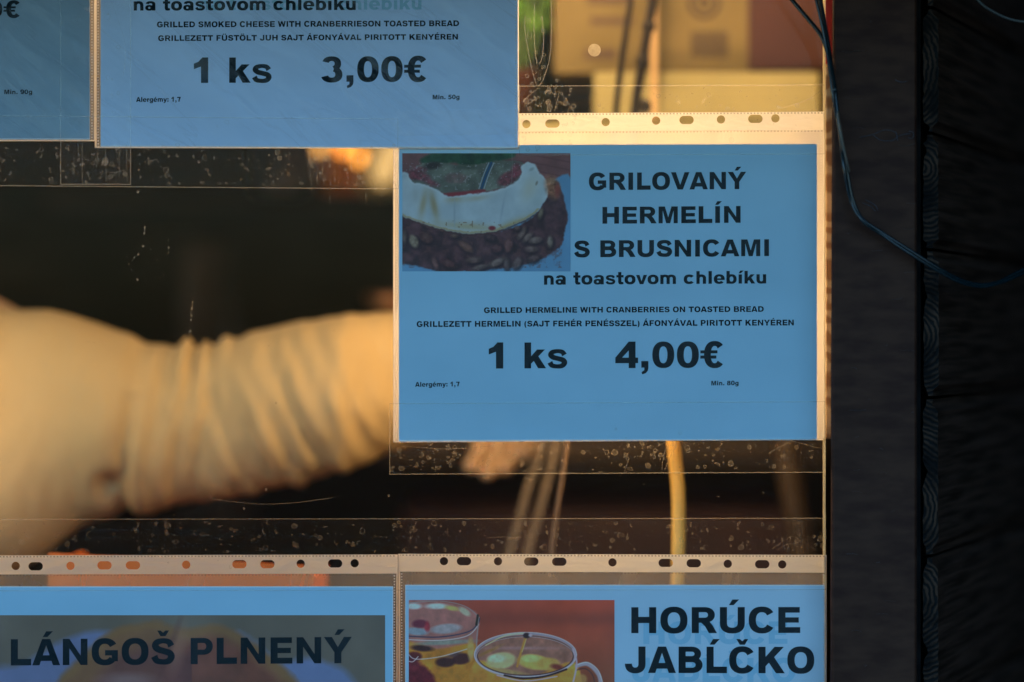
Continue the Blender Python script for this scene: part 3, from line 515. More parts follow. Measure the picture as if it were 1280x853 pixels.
def sleeve(label, x0, y0, x1, y1, depth, strip=None, holes=(), tilt=0.0, smat=None, weld_sides=True, film=None, back=None):
    """strip=(top,bottom) photo rows of the punched strip; holes=(x, half_width, y) punched through it"""
    base = W((x0 + x1) / 2, y1); t = tag(empty('plastic_sleeve', (base.x, 0, base.z)), label, 'plastic sleeve', 'punched plastic sleeves taped to the window'); L = t.location
    def pt(x, y, dep): q = W(x, y - tilt * ((x - x0) / (x1 - x0) - .5)); return (q.x - L.x, -dep, q.z - L.z)
    def grid(name, m, dep, ya, yb, wav=.0):
        N = 40; V = []
        for j in range(N + 1):
            for i in range(N + 1):
                x, y = x0 + (x1 - x0) * i / N, ya + (yb - ya) * j / N; q = pt(x, y, dep)
                V.append((q[0], q[1] + wav * (mnoise.noise(Vector((x * .012, y * .02, depth * 900))) + .5 * mnoise.noise(Vector((x * .04 + y * .03, y * .02, 3)))), q[2]))
        return mesh_obj(name, V, [(j * (N + 1) + i, (j + 1) * (N + 1) + i, (j + 1) * (N + 1) + i + 1, j * (N + 1) + i + 1) for j in range(N) for i in range(N)], m, t, True)
    ytop = strip[1] if strip else y0
    grid('front_film', film or M_FRONT, depth + .00045, ytop, y1, .00016); grid('back_film', back or M_BACK, depth - .00025, ytop, y1)
    if strip:
        outer = [(x0, strip[0]), (x1, strip[0]), (x1, strip[1]), (x0, strip[1])]; loops = [outer]
        for hx, hw, hy in holes:
            r = 5.2; loops.append([(hx + math.copysign(hw - r, math.cos(a)) * (hw > r) + r * math.cos(a), hy + r * math.sin(a)) for a in [2 * PI * (k + .5) / 20 for k in range(20)]])
        flat = [p for l in loops for p in l]; tri = geometry.tessellate_polygon([[Vector((p[0], p[1], 0)) for p in l] for l in loops])
        o = mesh_obj('punched_strip', [pt(p[0], p[1], depth + .0001) for p in flat], [tuple(f) for f in tri], smat or M_STRIP, t)
        md = o.modifiers.new('t', 'SOLIDIFY'); md.thickness = .00012
        for yy in (strip[0] + 1.6, strip[1] + 1.2):
            g = G(); x = x0 + 1
            while x < x1 - 2:
                a, b, c, d_ = pt(x, yy - .9, depth + .00065), pt(x + 2.1, yy - .9, depth + .00065), pt(x + 2.1, yy + .9, depth + .00065), pt(x, yy + .9, depth + .00065); g.poly([a, b, c, d_]); x += 4.2
            o = g.build('weld_seam', M_WELDD, t); o['kind'] = 'stuff'
    if weld_sides:
        for xx in (x0 + 4.2, x1 - 4.2):
            g = G(); y = ytop + 2
            while y < y1 - 2: g.poly([pt(xx - .8, y, depth + .00066), pt(xx + .8, y, depth + .00066), pt(xx + .8, y + 1.6, depth + .00066), pt(xx - .8, y + 1.6, depth + .00066)]); y += 3.6
            o = g.build('weld_seam', M_WELD, t); o['kind'] = 'stuff'
    g = G()
    ys = strip[0] if strip else y0
    for a, b in (((x0, ys), (x0 + 2.4, y1)), ((x1 - 1.6, ys), (x1, y1)), ((x0, y1 - 1.5), (x1, y1))):
        g.poly([pt(a[0], a[1], depth + .0007), pt(b[0], a[1], depth + .0007), pt(b[0], b[1], depth + .0007), pt(a[0], b[1], depth + .0007)])
    g.build('edge_glow', M_EDGEW, t)  # pale strips paint the warm glow line along the sleeve edges
    return t
M_WELDD = sheer('dark_weld', .35, (.16, .11, .07), .3, .02, .4)  # dark tint of the weld dashes along the strip
# holes of the two lower strips and of the upper right one, in photo pixels
HL = [(20, 5.2, 707), (45, 9, 707.5), (88.5, 5.2, 707), (131, 9, 706.5), (166.5, 9, 706.5), (233, 5.2, 706), (299.5, 9, 705.5), (334.5, 9, 705.5), (376, 5.2, 705), (419, 9, 704.8), (443.5, 5.2, 704.6)]
HR = [(555, 5.2, 702), (580, 9, 702), (622.5, 5.2, 702), (664, 9, 702.2), (699, 9, 702.3), (765.5, 5.2, 703), (832, 9, 703.5), (867, 9, 703.8), (909.5, 5.2, 704.4), (952.5, 9, 704.8), (977.5, 5.2, 705)]
HM = [(658, 5.2, 155), (690.5, 9, 154.5), (757, 5.2, 153), (820, 5.2, 151.5), (858, 9, 151), (901, 5.2, 150.5), (944, 9, 150), (969, 5.2, 149.5)]
# order from the window outwards: main sleeve, lower sleeves, upper sleeves overlapping the main one
d1, d2, d3 = .0012, .0014, .0034
s = sheet('blue menu sheet for grilled hermelín cheese at 4,00€, complete in the middle right', 498.5, 181, 1021, 551, d1, 1.5, (.8, .8, 1, 1.5))
s_main = s
for a in (("GRILOVANÝ", 736, 932.5, 216.4, 238, 1.3), ("HERMELÍN", 753, 925.5, 259, 280, 1.2), ("S BRUSNICAMI", 717.5, 961, 301, 322, 1.6), ("na toastovom chlebíku", 680, 957.5, 340.3, 356.2, 1.6),
          ("GRILLED HERMELINE WITH CRANBERRIES ON TOASTED BREAD", 605, 954.5, 384.6, 391.6, 1.6), ("GRILLEZETT HERMELIN (SAJT FEHÉR PENÉSSZEL) ÁFONYÁVAL PIRITOTT KENYÉREN", 521, 992, 401.8, 409, 2),
          ("1 ks", 611, 709, 428.6, 461, .6), ("4,00€", 769, 903.5, 427.6, 460.4, .6), ("Alergémy: 1,7", 519, 574.5, 477.8, 483.7, .6), ("Min. 80g", 889, 923, 476.4, 482, .4)):
    lettering(*a, M_TEXT, s, d1 + .00022)
pic_cheese().build(s, d1 + .00026)
sleeve('clear sleeve round the hermelín sheet, its upper strip glowing gold', 491.5, 140, 1030.3, 551.8, d1, (141.5, 164.5), HM, 3.0, back=M_BACK_T)
s = sheet('blue menu sheet at lower left headed LÁNGOŠ PLNENÝ over a bread picture', -38, 733, 491.5, 1105, d1, 0, (1, 1, 1.3, 1)); lettering("LÁNGOŠ PLNENÝ", 14, 440, 799, 831.8, 3, M_TEXT, s, d1 + .00034); pic_langos().build(s, d1 + .00026)
sleeve('clear sleeve with orange showing through punched holes, lower left', -43, 690, 497.3, 1110, d1, (693.8, 717.6), HL, 1.2)
s = sheet('blue menu sheet at lower right headed HORÚCE JABĹČKO beside a drink picture', 506.6, 731, 1030.5, 1103, d2, 0, (.9, .6, 1.3, 1), M_BLUE_R); lettering("HORÚCE", 789, 1000, 759, 791.4, .3, M_TEXT, s, d2 + .00022); lettering("JABĹČKO", 781, 1017.5, 808, 841, -.6, M_TEXT, s, d2 + .00022)
lettering("HORÚCE", 804, 984, 777, 805, .3, M_GHOST, s, d2 + .00013, 'ghost_lettering'); lettering("JABĹČKO", 790, 994, 822, 852, -.6, M_GHOST, s, d2 + .00013, 'ghost_lettering'); pic_apple().build(s, d2 + .00026)
sleeve('clear sleeve with dark punched holes, lower right beside the post', 498, 688, 1033, 1108, d2, (693, 715.2), HR, -1.4)
s = sheet('blue menu sheet for smoked cheese at 3,00€, wrinkled, along the top', 126.5, -187, 647.5, 184.8, d3, -1.2, (.4, .4, 1, 1.2), M_BLUE_S)
for a in (("na toastovom chlebiku", 168, 445, -1.6, 14.2, .8), ("GRILLED SMOKED CHEESE WITH CRANBERRIESON TOASTED BREAD", 197, 574, 28, 35.2, 1.6), ("GRILLEZETT FÜSTÖLT JUH SAJT ÁFONYÁVAL PIRITOTT KENYÉREN", 198.5, 572.5, 45.2, 52.2, 1.8),
          ("1 ks", 243, 340, 73, 104.6, .5), ("3,00€", 402, 533, 71.8, 103.6, .8), ("Alergémy: 1,7", 171, 226.5, 122.2, 128.2, .4), ("Min. 50g", 541, 574.5, 119.4, 125, .4)): lettering(*a, M_TEXT, s, d3 + .00022)
lettering("na toastovom chlebiku", 250, 527, -2.2, 13.6, .8, M_GHOST, s, d3 + .00013, 'ghost_lettering')
sleeve('wrinkled clear sleeve round the smoked cheese sheet along the top', 119.5, -225, 648.6, 186.3, d3, None, (), -1.2, film=M_WRINK)
s = sheet('blue menu sheet cut off by the top left corner of the photo', -409, -196, 113, 175, .0026, 0, (.6, .4, 1, 1.2), M_BLUE_T); lettering("00€", -38, 25.5, 1.5, 23, 0, M_TEXT, s, .0026 + .00022); lettering("Min. 90g", 6.3, 41, 112.8, 118.4, .2, M_TEXT, s, .0026 + .00022)
sleeve('clear sleeve round the sheet in the top left corner', -413, -230, 120, 177.2, .0026, None, (), 0, film=M_WRINK)

# ------------------------------------------------------------------ clear adhesive tapes with trapped air
def tape(label, x0, y0, x1, y1, dep, nb, tilt=0.0, seed=1, dens=None, pockets=(), scr=()):
    base = W((x0 + x1) / 2, y1); t = tag(empty('clear_tape', (base.x, 0, base.z)), label, 'tape', 'strips of clear tape on the window'); L = t.location; r = random.Random(seed)
    def pt(x, y, q=0): p = W(x, y - tilt * ((x - x0) / (x1 - x0) - .5)); return (p.x - L.x, -dep - q, p.z - L.z)
    g = G(); N = 30
    g.strip([pt(x0 + (x1 - x0) * i / N, y0) for i in range(N + 1)], [pt(x0 + (x1 - x0) * i / N, y1) for i in range(N + 1)]); o = g.build('tape_film', M_TAPE, t)
    g = G(); 
    for (a, b, c, d_) in ((x0, y0, x1, y0 + .9), (x0, y1 - .9, x1, y1), (x0, y0, x0 + .8, y1), (x1 - .8, y0, x1, y1)):
        g.poly([pt(a, b, 3e-5), pt(c, b, 3e-5), pt(c, d_, 3e-5), pt(a, d_, 3e-5)])
    g.build('tape_edge_glint', M_TAPE_EDGE, t)  # brighter slivers paint the lit lines along the tape edges
    g = G(); gf = G()
    for k in range(nb):
        for _ in range(30):
            x, y = r.uniform(x0 + 3, x1 - 3), r.uniform(y0 + 4, y1 - 4)
            if dens is None or r.random() < dens(x, y): break
        else: continue
        rad = r.choice([.7, .9, 1.1, 1.4, 1.7, 2.1, 2.8, 3.6]); el = r.uniform(.75, 1.1); rot = r.uniform(0, PI); w_ = .42; m_ = 12; a0 = r.uniform(0, 6); a1 = a0 + r.choice([2 * PI, 2 * PI, 4, 3])
        wob = [r.uniform(.85, 1.15) for _ in range(m_ + 1)]
        if a1 - a0 > 6: wob[-1] = wob[0]
        def ring(f): return [pt(x + rad * f * wob[i] * (math.cos(a) * math.cos(rot) - el * math.sin(a) * math.sin(rot)), y + rad * f * wob[i] * (math.cos(a) * math.sin(rot) + el * math.sin(a) * math.cos(rot)), 6e-5) for i, a in enumerate([a0 + (a1 - a0) * j / m_ for j in range(m_ + 1)])]
        if rad < 1.3: gf.poly(ring(1)[:-1]) if a1 - a0 > 6 else None
        g.strip(ring(1), ring(max(.2, 1 - w_ * 1.6 / rad)))
        if r.random() < .6: gf.poly(ring(.95)[:-1])
    for P in pockets:
        Q = spline(P, 6); g.strip([pt(q[0], q[1], 7e-5) for q in Q], [pt(q[0] + .8, q[1] + .5, 7e-5) for q in Q])
    for P in scr:
        Q = spline(P, 6); g.strip([pt(q[0], q[1], 7e-5) for q in Q], [pt(q[0] + .5, q[1] + .6, 7e-5) for q in Q])
    if g.v: o = g.build('air_bubbles', M_BUB, t); o['kind'] = 'stuff'
    if gf.v: o = gf.build('bubble_film', M_BUBF, t); o['kind'] = 'stuff'
    return t
tape('wide clear tape under the two upper menu sheets, left of the centre sheet', -60, 147, 498, 235, .0048, 230, -4.5, 3, lambda x, y: (1 if y > 180 else .03))
tape('short upright piece of clear tape between the two upper left sheets', 77, -40, 165, 231.5, .0052, 50, 0, 5, lambda x, y: 1 if y > 176 else .15, scr=[[(104, 178), (104, 231)], [(99, 182), (100, 200)], [(124, 176), (122, 210)], [(133, 186), (134, 228)], [(150, 180), (150, 222)], [(134, 215), (145, 216), (157, 213)], [(159, 182), (160, 229)], [(137, -5), (150, 30), (158, 60), (155, 95)]])
tape('clear tape over the glowing strip at top right, big trapped air pockets', 649, 107, 1030, 194, .0020, 110, 1.5, 9, lambda x, y: (1 if x < 720 else .12) * (1 if y < 140 else .2),
     scr=[[(653, 127), (662, 118), (670, 112)], [(655, 133), (668, 124)], [(693, 138), (697, 122), (699, 112)], [(960, 140), (990, 132), (1010, 125), (1028, 112)], [(1014, 95 + 15), (1018, 124), (1020, 138)], [(700, 130), (712, 133), (716, 138)]])
tape('clear tape crossing the lower edge of the hermelín sheet', 487, 503, 1031, 592, .0022, 190, 2.5, 11, lambda x, y: (1 if y > 553 else .02) * (1 if x < 920 else .35),
     scr=[[(959, 568), (975, 559), (990, 553), (1010, 558), (1030, 562)], [(846, 556), (838, 570), (830, 588)], [(835, 556), (829, 570), (827, 590)], [(786, 572), (780, 590)], [(500, 556), (560, 560), (620, 556)]])
tape('clear tape along the punched strips of the two lower sleeves', -60, 648, 1032, 738, .0025, 330, 1.5, 13, lambda x, y: 1 if y < 689 else .01,
     scr=[[(609, 672), (630, 671), (648, 672)], [(506, 663), (530, 680), (543, 687)], [(498, 668), (512, 676), (520, 686)], [(965, 686), (980, 676), (990, 671), (1003, 678), (1020, 688)], [(972, 687), (986, 680), (998, 684)], [(1001, 655), (1003, 668)]])
cp = tag(empty('crumpled_tape', W(570, 172)), 'crumpled milky tape scrap at the lower right of the smoked cheese sheet', 'tape'); L = cp.location; V = []; NX, NY = 60, 16
for j in range(NY + 1):
    for i in range(NX + 1):
        x, y = 494 + 152 * i / NX, 140 + 31 * j / NY - 2 * i / NX; p = W(x, y); k = mnoise.noise(Vector((x * .045, y * .10, 2.))) + .6 * abs(mnoise.noise(Vector((x * .11 + y * .05, y * .2, 6.))))
        V.append((p.x - L.x, -.0056 - L.y - .0006 * (k + .8), p.z - L.z))
mesh_obj('tape_film', V, [(j * (NX + 1) + i, (j + 1) * (NX + 1) + i, (j + 1) * (NX + 1) + i + 1, j * (NX + 1) + i + 1) for j in range(NY) for i in range(NX)], sheer('milky_tape', .03, (.85, .80, .78), .2, .02, .3, .25, 14, (1, 1, 2.5), .07), cp, True)
# big U-shaped air pockets above the top right tape and loose specks on the pane
sp = tag(empty('pane_grime', W(300, 500)), 'dust specks, drips, fine scratches and a painted bokeh disc on the clear window pane', 'grime'); L = sp.location; g = G()
def pp(x, y, q=.0006): p = W(x, y); return (p.x - L.x, -q - L.y, p.z - L.z)
for P in ([(656, 20), (656, 40), (661, 70), (668, 100), (673, 107), (680, 96), (687, 70), (689, 30), (688, -10)], [(668, 5), (667, 35), (669, 70), (673, 80), (677, 72), (679, 50), (677, 20)], [(660, 38), (663, 40), (664, 46), (662, 50), (659, 46), (660, 38)]):
    Q = spline(P, 6); g.strip([pp(*q) for q in Q], [pp(q[0] + .9, q[1] + .3) for q in Q])
r = random.Random(4)
for x, y, R in [(661, 26, 2.5), (677, 23, 1.8), (679, 39, 2.8), (670, 66, 2.2), (680, 69, 2.4), (680, 84, 2), (659, 95, 2.8), (674, 99, 2.2), (696, 101, 2), (694, 110, 2), (702, 117, 2), (717, 133, 3), (665, 105, 2)]:
    A = [2 * PI * k / 12 for k in range(13)]; g.strip([pp(x + R * math.cos(a), y + R * math.sin(a)) for a in A], [pp(x + (R - .7) * math.cos(a), y + (R - .7) * math.sin(a)) for a in A])
specks = [(172.5, 240, 1.4), (181, 285, 1), (180, 292, 1), (179, 308, 1.3), (173, 318, 1), (172, 350, 1.2), (168, 322, .8), (241, 378, 1), (240, 386, 1.3), (240, 395, 1), (239, 400, 1.1), (238, 414, 1.4), (345, 504, 1), (305, 636, 1.3), (333, 612, 1.2), (1050, 327, .8), (211, 310, 1), (211, 316, .8), (200, 348, .8), (262, 655, 1), (486, 620, 1.1), (575, 664, 1)] + [(r.gauss(180, 28), r.gauss(320, 28), r.uniform(.35, .7)) for _ in range(46)] + [(r.uniform(0, 1028), r.uniform(0, 690), r.uniform(.3, .6)) for _ in range(220)]
for x, y, R in specks: R *= 1.3; g.poly([pp(x + R * math.cos(a), y + R * r.uniform(.8, 1.5) * math.sin(a)) for a in [2 * PI * k / 6 for k in range(6)]])
for P in ([(262, 623), (300, 628), (330, 630), (370, 628), (415, 622)], [(264, 615), (263, 628)], [(139, 255), (141, 265), (142, 270)], [(240, 376), (240, 384)], [(238, 390), (238, 396)], [(181, 282), (181, 292)], [(655, 597), (668, 600)], [(268, 428), (281, 424)]):
    Q = spline(P, 5); g.strip([pp(*q) for q in Q], [pp(q[0] + .6, q[1] + .7) for q in Q])
for i in range(30):
    x, y = r.uniform(385, 496), r.triangular(184, 270, 186); l = r.uniform(6, 22); g.strip([pp(x, y), pp(x + r.uniform(-1, 1), y + l)], [pp(x + .14, y), pp(x + .14, y + l)])
o = g.build('speck', M_BUB, sp); o['kind'] = 'stuff'
o = G().poly([pp(743 + 8 * math.cos(2 * PI * k / 20), 63 + 8 * math.sin(2 * PI * k / 20)) for k in range(20)]).build('bokeh_disc', sheer('painted_bokeh', .35, (.95, .85, .6), .8, .05, .3, .4, 300, (1, 1, 1), .15), sp)  # pale disc on the pane painted as a bokeh circle

# ------------------------------------------------------------------ cables outside
def cable(label, pts, rad, m, dep0=-.045, cat='cable'):
    Q = spline(pts, 8); p0 = W(pts[0][0], pts[0][1], dep0)
    g = G().tube([W(q[0], q[1], q[2] if len(q) > 2 else dep0) - p0 for q in Q], rad, 10); o = g.build('cable', m, None, True); o.location = p0; return tag(o, label, cat)
cable('thick black cable drooping across the dark post and plank corner', [(1016, -40, -.03), (1027, 8, -.034), (1036, 60, -.040), (1043, 110, -.044), (1050, 165, -.047), (1058, 210, -.047), (1066, 250, -.047), (1078, 274, -.047), (1102, 291, -.047), (1135, 312, -.047), (1170, 334, -.045), (1198, 349, -.04), (1222, 356, -.035), (1245, 354, -.03), (1270, 342, -.02), (1300, 326, -.01)], .0014, M_CABLE)
cable('second black cable twisted along the thick one', [(1010, -40, -.036), (1022, 8, -.040), (1033, 60, -.043), (1041, 120, -.048), (1049, 165, -.044), (1055, 210, -.0505), (1064, 252, -.047), (1079, 277, -.0505), (1103, 294, -.047), (1134, 315, -.0505), (1168, 336, -.048), (1198, 352, -.043), (1224, 358.5, -.037), (1247, 355, -.032), (1272, 345, -.024), (1300, 330, -.012)], .0011, M_CABLE)
cable('black cable slanting in from top to join the bundle at the post', [(968, -30, -.02), (990, 0, -.028), (1010, 24, -.034), (1027, 46, -.040), (1037, 75, -.044), (1044, 115, -.051)], .0016, M_CABLE)
cable('thin pale strand painting the highlight line on the cable bundle beside the red trim', [(1018, -20, -.03), (1026, 18, -.03), (1034, 50, -.036), (1036, 84, -.02), (1041, 98, -.030), (1049, 150, -.05), (1056, 190, -.052), (1062, 215, -.051)], .0006, mat('highlight_strand', (.07, .065, .05), .4))  # pale strand stands for the thin highlight along the bundle
cable('thin grey cable sagging in the top right corner', [(1190, -40, .01), (1222, 0, .01), (1240, 14, .01), (1262, 24, .01), (1285, 28, .01), (1310, 28, .01)], .0010, M_GREYC)

# ------------------------------------------------------------------ goods inside, upper right: shelf with boxes
dS = .34
def wbox(name, label, cat, x0, y0, x1, y1, d0, d1, m, bev=.002):      # box whose front face spans photo pixels at depth d0
    a, b = W(x0, y1, d0), W(x1, y0, d0); o = G().box(0, b.x - a.x, 0, d1 - d0, 0, b.z - a.z).build(name, m); o.location = (a.x, d0, a.z); bevel(o, bev)
    return tag(o, label, cat) if label else o
zsh = W(0, 150, dS).z
sh = tag(empty('wall_shelf', (.1, dS, zsh - .02)), 'short pale shelf behind the glowing strip carrying the cardboard boxes', 'shelf')
G().box(-.10, .14, 0, .34, 0, .018).build('board', M_CARD2, sh); 
for x in (-.08, .11): G().box(x, x + .02, .02, .34, -.10, -.001).build('bracket', M_DARKIN, sh)
o = wbox('cardboard_box', 'kraft cardboard box with blurred barcode and round logo on the shelf', 'box', 692, -170, 938, 92, dS + .03, dS + .27, M_CARD); bx = o
def onbox(name, fn, m):
    g = G(); fn(g); q = g.build(name, m, bx); return q
def BP(x, y): p = W(x, y, dS + .03) - bx.location; return (p.x, -.0006, p.z)
def rect(g, x0, y0, x1, y1): g.poly([BP(x0, y1), BP(x1, y1), BP(x1, y0), BP(x0, y0)])
onbox('barcode', lambda g: [rect(g, 864 + i * 3.6, 40, 866.2 + i * 3.6, 72) for i in range(13)], M_INKB)
def logo(g):
    for a, b in ((20, 15), (9, 5)):
        A = [2 * PI * k / 20 for k in range(21)]; g.strip([BP(880 + a * math.cos(t), 4 + a * math.sin(t)) for t in A], [BP(880 + b * math.cos(t), 4 + b * math.sin(t)) for t in A])
    rect(g, 862, -30, 900, -24)
onbox('round_logo', logo, M_INKB)
_mf = mat('faded_carton_ink', (.12, .075, .04), .8)
for q_ in ((735, -14, 790, 5), (738, 22, 792, 31), (730, 62, 770, 74)): onbox('printed_mark', lambda g: rect(g, *q_), _mf)
wbox('cardboard_carton', 'low pale carton lying in front of the barcode box', 'box', 742, 90, 1025, 149, dS + .005, dS + .028, M_CARD2)
wbox('red_carton', 'red brown carton at the right end of the shelf', 'box', 936, -150, 1040, 88, dS + .02, dS + .25, M_RED)
# dark green bottle and leafy sprig
pb = W(674, 149, dS + .1); bt = tag(empty('dark_bottle', pb), 'dark green bottle left of the cardboard box on the shelf', 'bottle')
G().lathe([(.014, 0), (.0175, .003), (.0175, .12), (.011, .15), (.007, .165), (.007, .20)], n=24).build('body', mat('dark_green_glass', (.02, .028, .015), .15, .6), bt, True); G().lathe([(.0075, .19), (.0085, .192), (.0085, .212), (.004, .214)], n=20).build('cap', M_STEEL, bt, True)
pf = W(640, 150, dS + .04); pt_ = tag(empty('herb_plant', pf), 'fresh green herb sprig peeking beside the dark bottle', 'plant'); g = G(); gs = G()
for k in range(16):
    a = r.uniform(-.6, 1.1); top = Vector((math.sin(a) * .03 + .006, r.uniform(-.02, .02), r.uniform(.09, .17))); gs.tube([Vector((0, 0, .03)), top * .6, top], .0012, 5)
    for q in range(3):
        c = top * r.uniform(.75, 1); w_ = r.uniform(.006, .011); t1 = Vector((r.uniform(-1, 1), r.uniform(-.6, .6), r.uniform(-.3, 1))).normalized(); t2 = t1.cross(Vector((r.uniform(-1, 1), 1, .3))).normalized()
        g.poly([c, c + t1 * w_ + t2 * w_ * .7, c + t1 * w_ * 2.4, c + t1 * w_ - t2 * w_ * .7])
g.build('leaf', mat('leaf_green', (.12, .30, .03), .5), pt_); gs.build('stem', mat('stem_green', (.08, .15, .03), .6), pt_)
G().lathe([(.014, 0), (.019, .035), (.021, .036), (.021, .042), (.016, .042), (.015, .034)], n=20).build('pot', M_RED, pt_, True)
wbox('birch_stick', 'pale birch stick standing between the hanging cords and the box print', 'stick', 814, -200, 822, 149, dS - .03, dS - .022, M_PALEW, .001)
for lab, P, k in (('left of two blurred dark cords hanging before the cardboard box', [(797, -200), (790, -20), (784, 30), (777, 80), (771, 130), (768, 190)], 0), ('right of two blurred dark cords hanging before the box, with knots', [(822, -200), (817, -20), (811, 30), (803, 80), (795, 130), (790, 190)], 1)):
    Q = spline(P, 6); dd = .24; p0 = W(*P[0], dd); g = G().tube([W(q[0], q[1], dd) - p0 for q in Q], .0026 + .0014 * k, 8)
    if k:
        for y_, x_ in ((34, 811), (78, 803), (134, 806)): g.lathe([(.001, -.006), (.0054, -.002), (.0054, .003), (.001, .007)], tuple(W(x_, y_, dd) - p0), 10)
    o = g.build('hanging_cable', M_CORD, None, True); o.location = p0; tag(o, lab, 'cord', 'cords hanging inside the window')
# rear upper shelf with steel pots and an orange jug, seen just under the smoked cheese sheet
dR = 1.15; zr = W(0, 236, dR).z
rs = tag(empty('rear_shelf', (-.2, dR, zr - .02)), 'dark rear shelf holding the steel pots and orange jug', 'shelf'); G().box(-.32, .05, -.02, .11, 0, .012).build('board', M_DARKIN, rs)
for x in (-.31, .03): G().tube([(x, .10, .013), (x, .10, .5)], .002, 6).build('hanger', M_DARKIN, rs)
def pot(px, rad, h, m, name, label, cat):
    p = W(px, 236, dR + .04); p.z = zr - .0015; t = tag(empty(name, p), label, cat)
    G().lathe([(rad * .9, 0), (rad, .006), (rad, h), (rad * 1.06, h), (rad * 1.06, h + .004), (rad * .93, h + .004), (rad * .93, .01), (.001, .009)], n=32).build('body', m, t, True)
    G().tube([(rad * 1.0, 0, h * .8), (rad * 1.5, 0, h * .75), (rad * 1.55, 0, h * .45), (rad * 1.0, 0, h * .3)], .004, 8).build('handle', m, t, True); return t
pot(482, .036, .07, noisy('glint_gold', (.75, .50, .16), (.85, .62, .25), 50, (1, 1, .1), .3, .1), 'glint_pot', 'golden pot added for the gold glint at the right end of the rear shelf', 'pot'); pot(433, .028, .08, noisy('glint_orange', (.85, .26, .04), (.75, .2, .03), 20, rough=.2, bump=.05), 'glint_jug', 'orange jug added for the orange glint between the golden and the steel pot', 'jug')  # gold and orange bodies added to imitate blurred warm glints
pot(350, .030, .06, M_STEEL, 'steel_pot', 'dim steel pot left of the orange jug on the rear shelf', 'pot')

for px_, py_, rr_, col_, st_, lab_ in ((400, 184, .004, (1, .45, .10), .7, 'leftmost tiny amber bulb added as a glint under the smoked cheese sheet'), (429, 183, .006, (1, .30, .04), .8, 'reddish orange bulb added as a glint under the smoked cheese sheet'), (449, 197, .0042, (1, .36, .05), 1.0, 'small orange bulb added as a glint just left of the soft golden one'), (483, 206, .015, (1, .60, .20), .17, 'soft golden bulb added as a glow beside the centre sheet corner, under the tape')):  # small glowing bulbs added to imitate the orange and gold glints
    al = tag(empty('glint_bulb', W(px_, py_, .9)), lab_, 'lamp'); m_ = bpy.data.materials.new('glint_glow'); m_.use_nodes = True; m_.node_tree.nodes.clear()
    e_ = nd(m_, 'ShaderNodeEmission'); e_.inputs[0].default_value = (*col_, 1); e_.inputs[1].default_value = st_; lk(m_, e_.outputs[0], nd(m_, 'ShaderNodeOutputMaterial').inputs[0])
    o = G().lathe([(.001, -1.6 * rr_), (.7 * rr_, -1.1 * rr_), (rr_, 0), (.7 * rr_, 1.3 * rr_), (.3 * rr_, 2 * rr_)], n=16).build('glass_bulb', m_, al, True); o.rotation_euler = (0, .35, 0); G().tube([(.7 * rr_, 0, 1.9 * rr_), (rr_, 0, .04), (rr_, 0, .3), (rr_, 0, .6)], .003, 6).build('cord', M_CORD, al, True)

for nm, lab, q in (('wooden_crate', 'dim brown crate far behind the lower window, above the dark red one', (470, 470, 1035, 578, .85, 1.1, noisy('dim_brown_wood', (.08, .048, .02), (.13, .08, .035), 9, (1, 1, 4)))),
                   ('red_crate', 'dark red crate low in the back behind the lower window', (500, 636, 1000, 900, .75, 1.1, noisy('dark_red', (.05, .014, .007), (.07, .022, .01), 9)))): wbox(nm, lab, 'crate', *q, .006)

# dim things hanging in the dark rear of the stall
ap = tag(empty('hanging_cloth', W(262, 300, 1.3)), 'dim brown cloth hanging in the dark behind the cream arm', 'cloth'); g = G(); rr_ = []
for j in range(14):
    t = j / 13; rr_.append([(x * (.5 + .5 * t) + .006 * math.sin(j * .9 + x * 60), .012 * math.sin(x * 70 + j * .3), -.34 * t) for x in [-.05 + .1 * i / 18 for i in range(19)]])
g.loft(rr_, False, False); o = g.build('cloth', noisy('brown_cloth', (.07, .045, .025), (.12, .08, .05), 20), ap, True); md = o.modifiers.new('t', 'SOLIDIFY'); md.thickness = .004
ld = tag(empty('copper_ladle', W(486, 372, .7)), 'blurred copper ladle hanging just above the arm at the sheet edge', 'ladle')
G().lathe([(.001, -.022), (.014, -.019), (.022, -.008), (.024, .004), (.022, .004), (.013, -.014), (.001, -.018)], n=20).build('bowl', noisy('copper', (.55, .25, .10), (.45, .2, .08), 30, rough=.4, metal=.8), ld, True); G().tube([(.022, 0, 0), (.026, 0, .06), (.024, 0, .14), (.016, 0, .145)], .0025, 6).build('handle', M_DARKIN, ld, True)

# ------------------------------------------------------------------ lower window: crate, handles, tools
cp0, cp1 = W(60, 692, .10), W(392, 708, .10)
cr = tag(empty('orange_crate', (cp0.x, .10, 1.02)), 'orange plastic crate on the counter behind the lower left strip', 'crate'); w_, hL, hR = cp1.x - cp0.x, cp0.z - 1.02, cp1.z - 1.02
g = G(); g.loft([[(0, 0, 0), (w_, 0, 0), (w_, 0, hR), (0, 0, hL)], [(0, .006, 0), (w_, .006, 0), (w_, .006, hR), (0, .006, hL)]]); g.build('side_panel', M_ORANGE, cr)
G().box(0, .006, .0065, .15, 0, hL - .01).build('side_panel', M_ORANGE, cr); G().box(w_ - .006, w_, .0065, .15, 0, hR - .01).build('side_panel', M_ORANGE, cr); G().box(0, w_, .151, .157, 0, hR - .02).build('side_panel', M_ORANGE, cr)
def rod(label, P, rad, m, d0, name, cat, d1_=None):
    Q = spline(P, 5); n_ = len(Q); d1_ = d1_ if d1_ is not None else d0; p0 = W(P[-1][0], P[-1][1], d1_)
    o = G().tube([W(q[0], q[1], d0 + (d1_ - d0) * i / (n_ - 1)) - p0 for i, q in enumerate(Q)], rad, 10).build(name, m, None, True); o.location = p0; return tag(o, label, cat)
